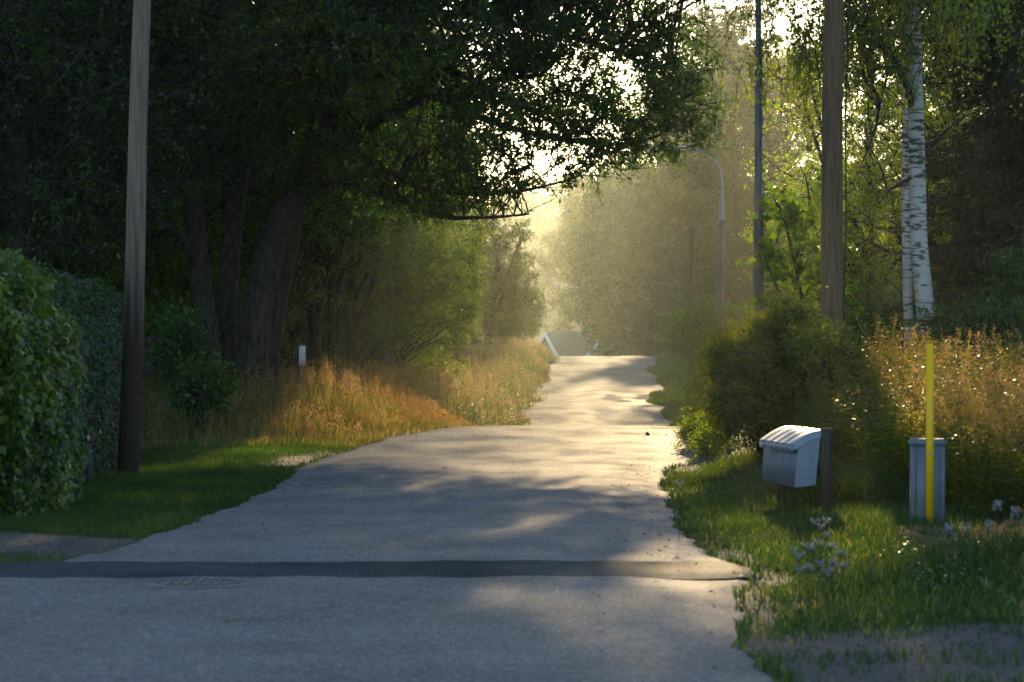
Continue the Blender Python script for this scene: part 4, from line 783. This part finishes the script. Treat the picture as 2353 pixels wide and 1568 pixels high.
shrub('bush', 'shadowed bush under the pines by the far verge', [E_(1720, 760, 80, 120, 60, 2), E_(1620, 760, 92, 90, 70, 2), E_(1850, 740, 75, 110, 90, 2)], 420, 50, .09, L_MID, 108, r=(.35, .7))

# ------------------------------------------------------------------ grass, meadow and weeds
def scatter(n, y0, y1, fx0, fx1, dens=None, rr=rng):
    y = rr.uniform(y0, y1, n); x = fx0(y)+(fx1(y)-fx0(y))*rr.uniform(size=n)
    if dens is not None: k = rr.uniform(size=n) < dens(x, y); x, y = x[k], y[k]
    return x, y
def blades(mb, x, y, h, w, lean, rr=rng, rnd=None):
    n = len(x); z = hz(x, y)-.01; a = rr.uniform(0, 6.28, n); d = np.stack([np.cos(a), np.sin(a), np.zeros(n)], 1)
    ph = rr.uniform(0, 6.28, n); sd_ = np.stack([np.cos(ph), np.sin(ph), np.zeros(n)], 1); B = np.stack([x, y, z], 1)
    ln = lean*rr.uniform(.3, 1.4, n)
    def pt(s): return B+np.array([0, 0, 1.])*(h*s*(1-.18*s*ln))[:, None]+d*(h*ln*s**2*.6)[:, None]
    p1, p2, p3 = pt(.4), pt(.75), pt(1.); w = np.broadcast_to(w, n)[:, None]
    V = np.stack([B-sd_*w/2, B+sd_*w/2, p1-sd_*w*.42, p1+sd_*w*.42, p2-sd_*w*.25, p2+sd_*w*.25, p3], 1)
    i = np.arange(n)[:, None]*7; Q = np.concatenate([i+[0, 1, 3, 2], i+[2, 3, 5, 4]]); T = i+[4, 5, 6]
    r = rr.uniform(0, 1, n) if rnd is None else rnd; n0 = mb.n
    mb.add(V.reshape(-1, 3), Q, np.concatenate([r, r])); mb.F.append(T+n0); mb.A.append(r); mb.M.append(np.zeros(n, int))
def plumes(mb, x, y, h, flakes, spread, L, Wd, rr=rng, frac=.3, droop=.3, stemw=.004, mi=1, stem_mi=0, lean=.12):
    n = len(x); z = hz(x, y); a = rr.uniform(0, 6.28, n); d = np.stack([np.cos(a), np.sin(a), np.zeros(n)], 1); B = np.stack([x, y, z], 1); ln = lean*rr.uniform(.2, 1.6, n)
    def pt(s, ii): return B[ii]+np.array([0, 0, 1.])*(h[ii]*s)[:, None]+d[ii]*(h[ii]*ln[ii]*s**2)[:, None]
    ii = np.arange(n); ph = rr.uniform(0, 6.28, n); sd_ = np.stack([np.cos(ph), np.sin(ph), np.zeros(n)], 1)*stemw
    p0, p1, p2 = pt(np.zeros(n), ii), pt(np.full(n, .6), ii), pt(np.ones(n), ii)
    V = np.stack([p0-sd_, p0+sd_, p1-sd_*.8, p1+sd_*.8, p2-sd_*.4, p2+sd_*.4], 1); i = np.arange(n)[:, None]*6
    mb.add(V.reshape(-1, 3), np.concatenate([i+[0, 1, 3, 2], i+[2, 3, 5, 4]]), rr.uniform(0, 1, 2*n), stem_mi)
    m = n*flakes; ci = np.repeat(ii, flakes); s = 1-frac*rr.uniform(0, 1, m)**1.1; q = pt(s, ci)
    rad = spread*(1-((s-(1-frac))/frac)*.75)*rr.uniform(.1, 1, m); dd_ = rdir(m, .2, rr); q = q+dd_*rad[:, None]; q[:, 2] -= droop*rad*.5
    leaves(mb, q, norm(dd_+[0, 0, .5-droop]), rdir(m, 0, rr), L*rr.uniform(.6, 1.3, m), Wd*rr.uniform(.7, 1.2, m), np.clip(np.repeat(rr.uniform(0, .5, n), flakes)+rr.uniform(0, .5, m), 0, 1), SH_DIA, mi)
def leafy(mb, x, y, h, nl, L, Wd, rr=rng, mi=0, spread=.02, s0=.05, s1=.95):
    n = len(x); B = np.stack([x, y, hz(x, y)], 1); m = n*nl; ci = np.repeat(np.arange(n), nl); s = rr.uniform(s0, s1, m); a = rr.uniform(0, 6.28, m)
    d = np.stack([np.cos(a), np.sin(a), np.full(m, .25)], 1); leaves(mb, B[ci]+np.array([0, 0, 1.])*(s*h[ci])[:, None]+d*spread+rr.normal(size=(m, 3))*.03, d, norm(rr.normal(size=(m, 3))*.4+[0, 0, 1.]), L*rr.uniform(.6, 1.2, m), Wd*rr.uniform(.7, 1.2, m), rr.uniform(0, 1, m), SH_DIA, mi)
gm = lambda x, y: gravel_mask(x, y)
noroad = lambda x, y: ((x < LX(y)-.0) | (x > RX(y)+.0)).astype(float)

# left lawn
mb = MB(); rr = np.random.default_rng(201)
x, y = scatter(150000, 22.9, 43, lambda y: -6+0*y, lambda y: LX(y)+.06+0*y, lambda x, y: (1-gm(x, y)*.97)*(.7+.3*wob(x*3, y*3, 1, 7)), rr); blades(mb, x, y, rr.uniform(.035, .085, len(x)), .006, .6, rr)
x, y = scatter(16000, 18.2, 21.4, lambda y: -8+0*y, lambda y: LX(y)+.05, lambda x, y: (1-gm(x, y))*(.65+.5*wob(x*3, y*4, 1, 17)), rr); blades(mb, x, y, rr.uniform(.02, .07, len(x)), .006, .8, rr)
x, y = scatter(1800, 22.8, 34, lambda y: LX(y)-.25, lambda y: LX(y)+.02, None, rr); blades(mb, x, y, rr.uniform(.08, .16, len(x)), .006, .8, rr)
tag(mb.build('grass', G_LAWN), 'short mown lawn between the hedge and the asphalt on the left', 'grass', kind='stuff')
# right verge
mb = MB(); rr = np.random.default_rng(202)
x, y = scatter(300000, 12.3, 37, lambda y: RX(y)-.04, lambda y: RX(y)+5.6, lambda x, y: (1-gm(x, y)*.96)*(.75+.3*wob(x*2.5, y*2, 1, 9)), rr)
dr = x-RX(y); hh = (.06+.30*sstep(.15, 1.9, dr)*sstep(15.5, 19, y)+.05*wob(x*2, y*2, 1, 4))*rr.uniform(.5, 1.3, len(x)); hh = hh*(1-.62*sstep(1.7, 2.2, x)*(1-sstep(3.8, 4.3, x))*(1-sstep(25.4, 26.4, y))*sstep(18.5, 20, y)); blades(mb, x, y, np.clip(hh, .03, .5), .009, .75, rr)
x, y = scatter(9000, 12.3, 16.9, lambda y: RX(y)+.1, lambda y: RX(y)+3.6, lambda x, y: (wob(x*4, y*3, 1.3, 19) > .12).astype(float), rr); blades(mb, x, y, rr.uniform(.03, .09, len(x)), .007, .9, rr)
x, y = scatter(20000, 17, 33, lambda y: RX(y)+1.3, lambda y: RX(y)+5, lambda x, y: np.where((x < 4.) & (y < 25.6), 0, sstep(.8, 2.2, x-RX(y))), rr); blades(mb, x, y, rr.uniform(.25, .55, len(x)), .008, 1.1, rr)
x, y = scatter(60000, 58, 116, lambda y: RX(y)-.05, lambda y: RX(y)+3.4, None, rr); blades(mb, x, y, rr.uniform(.06, .16, len(x)), .012, .7, rr)
tag(mb.build('verge_grass', G_VERGE), 'green roadside grass around the mailboxes and cabinet and on along the far verge', 'grass', kind='stuff')
# meadow on the left
mb = MB(); rr = np.random.default_rng(203)
def ml(y): return LX(y)-np.interp(y, [40, 60, 118], [9, 11, 11])
def hm(x, y):
    d = LX(y)-x; return (.16+.78*sstep(.1, 2.2, d)*sstep(41.5, 48, y))*(1+.16*wob(x*1.2, y*.8, 1, 12))
x, y = scatter(170000, 40.5, 116, ml, lambda y: LX(y)+.12, lambda x, y: np.clip(.35+.65*np.exp(-(LX(y)-x)/3.), 0, 1), rr); blades(mb, x, y, hm(x, y)*rr.uniform(.55, 1.05, len(x)), .010, .45, rr)
x, y = scatter(17000, 43, 116, ml, lambda y: LX(y)-.25, lambda x, y: np.clip(.4+.6*np.exp(-(LX(y)-x)/3.), 0, 1), rr)
k = rr.uniform(size=len(x)); sel = wob(x*.8, y*.5, 1, 31)+rr.normal(size=len(x))*.25
a = sel > -.05; plumes(mb, x[a], y[a], hm(x, y)[a]*rr.uniform(.9, 1.25, a.sum()), 15, .06, .035, .012, rr, mi=1)
a = (sel <= -.05) & (y < 75); plumes(mb, x[a], y[a], hm(x, y)[a]*rr.uniform(1.0, 1.3, a.sum()), 18, .045, .032, .013, rr, mi=2, frac=.25, droop=0)
tag(mb.build('meadow_grass', [G_TALL, G_PLUME, G_RUST]), 'tall brown and golden meadow grass along the left side of the road', 'grass', kind='stuff')
# pale weeds at the far left bank
mb = MB(); rr = np.random.default_rng(204)
x, y = scatter(4200, 64, 116, lambda y: LX(y)-5, lambda y: LX(y)+.28*np.sin(y*.8)+.05, lambda x, y: np.clip(.25+.8*sstep(-.3, .4, wob(x*.9, y*.35, 1, 41)), 0, 1), rr); h_ = np.where(y > 88, 1.35, 1.15)*rr.uniform(.7, 1.1, len(x))*(.3+.7*sstep(-.3, .8, LX(y)-x))*np.interp(y, [100, 110], [1, .62])
leafy(mb, x, y, h_, 26, .075, .02, rr, 0, s0=.05, s1=.8); plumes(mb, x, y, h_, 34, .06, .035, .016, rr, frac=.45, droop=0, stemw=.006, mi=1)
tag(mb.build('weeds', [L_MID, G_PALE]), 'tall pale fluffy weeds crowding the left edge of the far road', 'weeds', kind='stuff')
# tall weeds on the right
mb = MB(); rr = np.random.default_rng(205)
rx0 = lambda y: np.interp(y, [21, 24, 27, 30, 36], [4.2, 3.9, 3.4, 3.1, 3.3])
x, y = scatter(3800, 21.5, 36, rx0, lambda y: rx0(y)+4.5, None, rr); top = np.interp(y, [21, 24, 28, 36], [.95, 1.15, 1.35, 1.6]); h_ = top*rr.uniform(.65, 1.1, len(x))*(.72+.28*sstep(0, 1.1, x-rx0(y)))*(1+.15*wob(x*1.5, y, 1, 55))
leafy(mb, x, y, h_, 60, .075, .026, rr, 0, spread=.03, s0=.05, s1=.92)
sel = wob(x*1.1, y*.8, 1, 61)+rr.normal(size=len(x))*.3
a = (sel > 0.12) & (x-rx0(y)+.12*(y-24) > .9+.5*rr.normal(size=len(x))); plumes(mb, x[a], y[a], h_[a], 40, .075, .026, .012, rr, frac=.28, droop=.1, stemw=.005, mi=1, lean=.2)
a = (sel <= .12) & (x-rx0(y)+.12*(y-24) > .7) & (rr.uniform(size=len(x)) < .5); plumes(mb, x[a], y[a], h_[a], 34, .05, .026, .012, rr, frac=.24, droop=0, stemw=.005, mi=2, lean=.15)
x, y = scatter(1500, 20.5, 27, lambda y: rx0(y)+.1, lambda y: rx0(y)+2.6, None, rr); plumes(mb, x, y, rr.uniform(.8, 1.3, len(x)), 60, .12, .02, .007, rr, frac=.35, droop=.9, stemw=.003, mi=1, lean=.45)
x, y = scatter(14000, 20.5, 36, rx0, lambda y: rx0(y)+4, None, rr); blades(mb, x, y, rr.uniform(.4, 1.0, len(x)), .009, .5, rr)
x, y = scatter(500, 21, 27, lambda y: rx0(y)+.5, lambda y: rx0(y)+3., None, rr); plumes(mb, x, y, rr.uniform(1.0, 1.45, len(x)), 40, .09, .03, .01, rr, frac=.3, droop=.6, stemw=.004, mi=1, lean=.35)
tag(mb.build('tall_weeds', [L_BUSH, G_PLUME, G_RUST]), 'tall brown-headed weeds behind the mailboxes and the yellow marker', 'weeds', kind='stuff')
# dewy pale tussocks low right
mb = MB(); rr = np.random.default_rng(206)
x, y = scatter(1700, 17.6, 21.9, lambda y: 2.9+0*y, lambda y: 4.9+0*y, None, rr); plumes(mb, x, y, rr.uniform(.07, .17, len(x))*(1+.9*(x > 3.9)-.3*(x < 3.5)), 26, .05, .018, .007, rr, frac=.4, droop=.5, stemw=.002, mi=1, lean=.35)
x, y = scatter(900, 13.5, 18.3, lambda y: 2.6+0*y, lambda y: 4.2+0*y, lambda x, y: sstep(-.2, .3, wob(x*2, y*2, 1, 77)), rr); plumes(mb, x, y, rr.uniform(.08, .25, len(x)), 16, .04, .016, .007, rr, frac=.4, droop=.5, stemw=.002, mi=1, lean=.35)
x, y = scatter(420, 16.6, 20.5, lambda y: RX(y)+1.0, lambda y: RX(y)+3.0, None, rr); leafy(mb, x, y, rr.uniform(.05, .16, len(x)), 8, .05, .028, rr, 2)
tag(mb.build('dewy_grass', [G_VERGE, G_PALE, G_LAWN]), 'pale dewy seed grass and low weeds in front of the cabinet', 'grass', kind='stuff')

# yarrow flowers, one by one
def yarrow(seed):
    rr = np.random.default_rng(seed); rt = root('yarrow_flower', (0, 0, 0), '', 'flower', 'white yarrow flowers in the right verge')
    s = MB(); stem(s, [(0, 0, 0), (.01, 0, .2), (.02, 0, .38)], [.004, .0035, .003], 8, 5)
    for i in range(9): a = i*.7; tubes(s, np.array([[.02, 0, .34], [.02+.03*math.cos(a), .03*math.sin(a), .375], [.02+.045*math.cos(a), .045*math.sin(a), .385]]), [.002, .0015, .001], 4)
    s.build('stem', G_VERGE, rt)
    f = MB(); n = 70; a = rr.uniform(0, 6.28, n); r = .042*np.sqrt(rr.uniform(0, 1, n)); P = np.stack([.02+r*np.cos(a), r*np.sin(a), .385+.02*np.sin(a*2+1)-r*r*3+rr.normal(size=n)*.004], 1)
    A_ = np.stack([np.cos(a*3), np.sin(a*3), np.full(n, .3)], 1); leaves(f, P, A_, np.tile([0, 0, 1.], (n, 1))+rr.normal(size=(n, 3))*.4, .02, .018, rr.uniform(0, 1, n), SH_OVAL); f.build('flower_head', F_WHITE, rt); return rt
Yp = [(1870, 1198), (1885, 1210), (1896, 1196), (1902, 1228), (1878, 1246), (1912, 1252), (1828, 1262), (1840, 1276), (1850, 1254), (1866, 1258), (1888, 1292), (1912, 1290), (1938, 1298), (1856, 1303), (1905, 1312), (1930, 1270), (1842, 1308), (2178, 1215), (2215, 1213), (2290, 1160), (2330, 1175), (2270, 1205), (700+860, 1112)]
sides_ = ['mailbox stand', 'grass edge', 'cabinet']
ord_ = ['highest', 'second', 'third', 'fourth', 'fifth', 'sixth', 'seventh', 'eighth', 'ninth', 'tenth', 'eleventh', 'twelfth', 'thirteenth', 'fourteenth', 'fifteenth', 'sixteenth', 'lowest']
Y0 = None
for i, (x, y) in enumerate(Yp):
    hF = .30 if i < 17 else .45; D = 21.5
    for _ in range(8): D = (EYE-(hz(PX(x, D), D)+hF))*FPX/(y/2.298-348)
    D = float(D); xx = PX(x, D); s = hF/.39
    lab = 'white yarrow flower in the cluster below the mailboxes' if i < 17 else ('white yarrow flower near the foot of the cabinet' if i < 22 else 'lone white yarrow flower by the road edge before the large bush')
    gr = 'white yarrow flowers below the mailboxes' if i < 17 else 'white yarrow flowers near the cabinet'
    if Y0 is None: Y0 = yarrow(5); o = Y0; o.location = (xx, D, H1(xx, D)); o['label'] = lab; o['group'] = gr; o.scale = (.65, .65, s)
    else: dup(Y0, (xx, D, H1(xx, D)), lab, rng.uniform(0, 6.28), (rng.uniform(.4, .8),)*2+(s,), group=gr if i < 22 else None)
# fireweed, one by one
def fireweed(seed):
    rr = np.random.default_rng(seed); rt = root('fireweed', (0, 0, 0), '', 'flower', 'purple fireweed'); s = MB(); stem(s, [(0, 0, 0), (.02, 0, .7), (.04, 0, 1.3)], [.007, .006, .003], 10, 5)
    n = 60; z = rr.uniform(.2, .95, n); a = rr.uniform(0, 6.28, n); leaves(s, np.stack([0*z+.02, 0*z, z], 1), np.stack([np.cos(a), np.sin(a), 0*z+.3], 1), np.tile([0, 0, 1.], (n, 1)), .10, .022, rr.uniform(0, 1, n)); s.build('stem', L_MID, rt)
    f = MB(); n = 150; z = rr.uniform(.88, 1.34, n); a = rr.uniform(0, 6.28, n); r = .055*(1.36-z)/.45; leaves(f, np.stack([.03+r*np.cos(a)*.6, r*np.sin(a)*.6, z], 1), np.stack([np.cos(a), np.sin(a), 0*z+.1], 1), rdir(n, 0, rr), .035, .026, rr.uniform(0, 1, n), SH_OVAL); f.build('flower_spike', F_PURPLE, rt); return rt
FW = [(340, 778, 52), (352, 790, 52), (366, 775, 52), (376, 762, 53), (333, 800, 51), (385, 788, 52), (357, 770, 53), (790, 855, 55), (870, 793, 72), (880, 790, 72), (805, 866, 54), (895, 797, 72)]
W0 = None
for i, (x, y, D) in enumerate(FW):
    xx = PX(x, D); g = H1(xx, D); s = (PZ(y-8, D)-g)/1.34
    grp = 'purple fireweed behind the grey pole' if i < 7 else 'purple fireweed in the meadow'
    lab = 'purple fireweed spike in the clump between the grey pole and the big tree' if i < 7 else 'single purple fireweed spike in the brown meadow right of the sign post'
    if W0 is None: W0 = fireweed(6); W0.location = (xx, D, g); W0['label'] = lab; W0['group'] = grp; W0.scale = (1, 1, s)
    else: dup(W0, (xx, D, g), lab, rng.uniform(0, 6.28), (1, 1, s), group=grp)

# loose gravel: pebbles on asphalt and shoulders
mb = MB(); rr = np.random.default_rng(301)
x1, y1 = scatter(2600, 13, 60, lambda y: LX(y), lambda y: RX(y), None, rr); x2, y2 = scatter(60000, 12.5, 43, lambda y: -6+0*y, lambda y: 5.5+0*y, lambda x, y: np.where((x < LX(y)) | (x > RX(y)), gm(x, y), 0), rr)
x = np.concatenate([x1, x2]); y = np.concatenate([y1, y2]); onr = (x > LX(y)) & (x < RX(y)); z = np.where(onr, zprof(y)+.03, hz(x, y)); s = np.where(onr, rr.uniform(.003, .007, len(x)), rr.uniform(.003, .011, len(x)))
base_ = np.array([[1, 0, -.6], [0, 1, -.6], [-1, 0, -.6], [0, -1, -.6], [0, 0, .5]]); n = len(x); V = base_[None]*s[:, None, None]*(1+.35*rr.normal(size=(n, 5, 3))*.6)+np.stack([x, y, z], 1)[:, None]
i = np.arange(n)[:, None]*5; mb.add(V.reshape(-1, 3), np.concatenate([i+[0, 1, 4], i+[1, 2, 4], i+[2, 3, 4], i+[3, 0, 4]]), np.tile(rr.uniform(0, 1, n), 4))
L_PEB = leaf_mat('pebbles', (.05, .044, .04), (.15, .13, .115), (0, 0, 0), 0., .9, .05, (.17, .155, .14), .9)
tag(mb.build('gravel', L_PEB), 'loose gravel and grit on the shoulders, driveway and asphalt', 'gravel', kind='stuff')

mb = MB(); rr = np.random.default_rng(303); ya = rr.uniform(13, 60, 700); sd2 = rr.uniform(size=700) < .5
xa = np.where(sd2, LX(ya)+np.abs(rr.normal(size=700))*.35, RX(ya)-np.abs(rr.normal(size=700))*.35); k = ~((ya < 23) & sd2); xa, ya = xa[k], ya[k]; xb = rr.uniform(-2.2, 1.4, 110); yb = rr.uniform(13, 45, 110)
xa = np.concatenate([xa, xb]); ya = np.concatenate([ya, yb]); n = len(xa); a = rr.uniform(0, 6.28, n)
leaves(mb, np.stack([xa, ya, zprof(ya)+.046], 1), np.stack([np.cos(a), np.sin(a), rr.uniform(-.05, .35, n)], 1), np.tile([0, 0, 1.], (n, 1))+rr.normal(size=(n, 3))*.25, rr.uniform(.025, .05, n), .025, rr.uniform(0, 1, n), SH_OVAL)
tag(mb.build('leaf_litter', leaf_mat('dry_leaves', (.08, .05, .02), (.2, .14, .05), (1, .9, .5), .2, .7, .2)), 'dry fallen leaves scattered along the edges of the asphalt', 'leaves', kind='stuff')

# ------------------------------------------------------------------ the morning haze
mb = MB(); box(mb, (0, 600, 17.25), (1900, 1900, 45.5)); hz_o = mb.build('haze', [], None); tag(hz_o, kind='stuff')
m, n, out = mat_new('haze'); v = n.nodes.new('ShaderNodeVolumePrincipled'); v.inputs['Color'].default_value = (.86, .95, .84, 1); v.inputs['Density'].default_value = HAZE_DENSITY; v.inputs['Anisotropy'].default_value = .78
n.links.new(v.outputs[0], out.inputs['Volume']); hz_o.data.materials.append(m)
hz_o['label'] = 'warm pale morning haze filling the air over the road'; hz_o['category'] = 'haze'
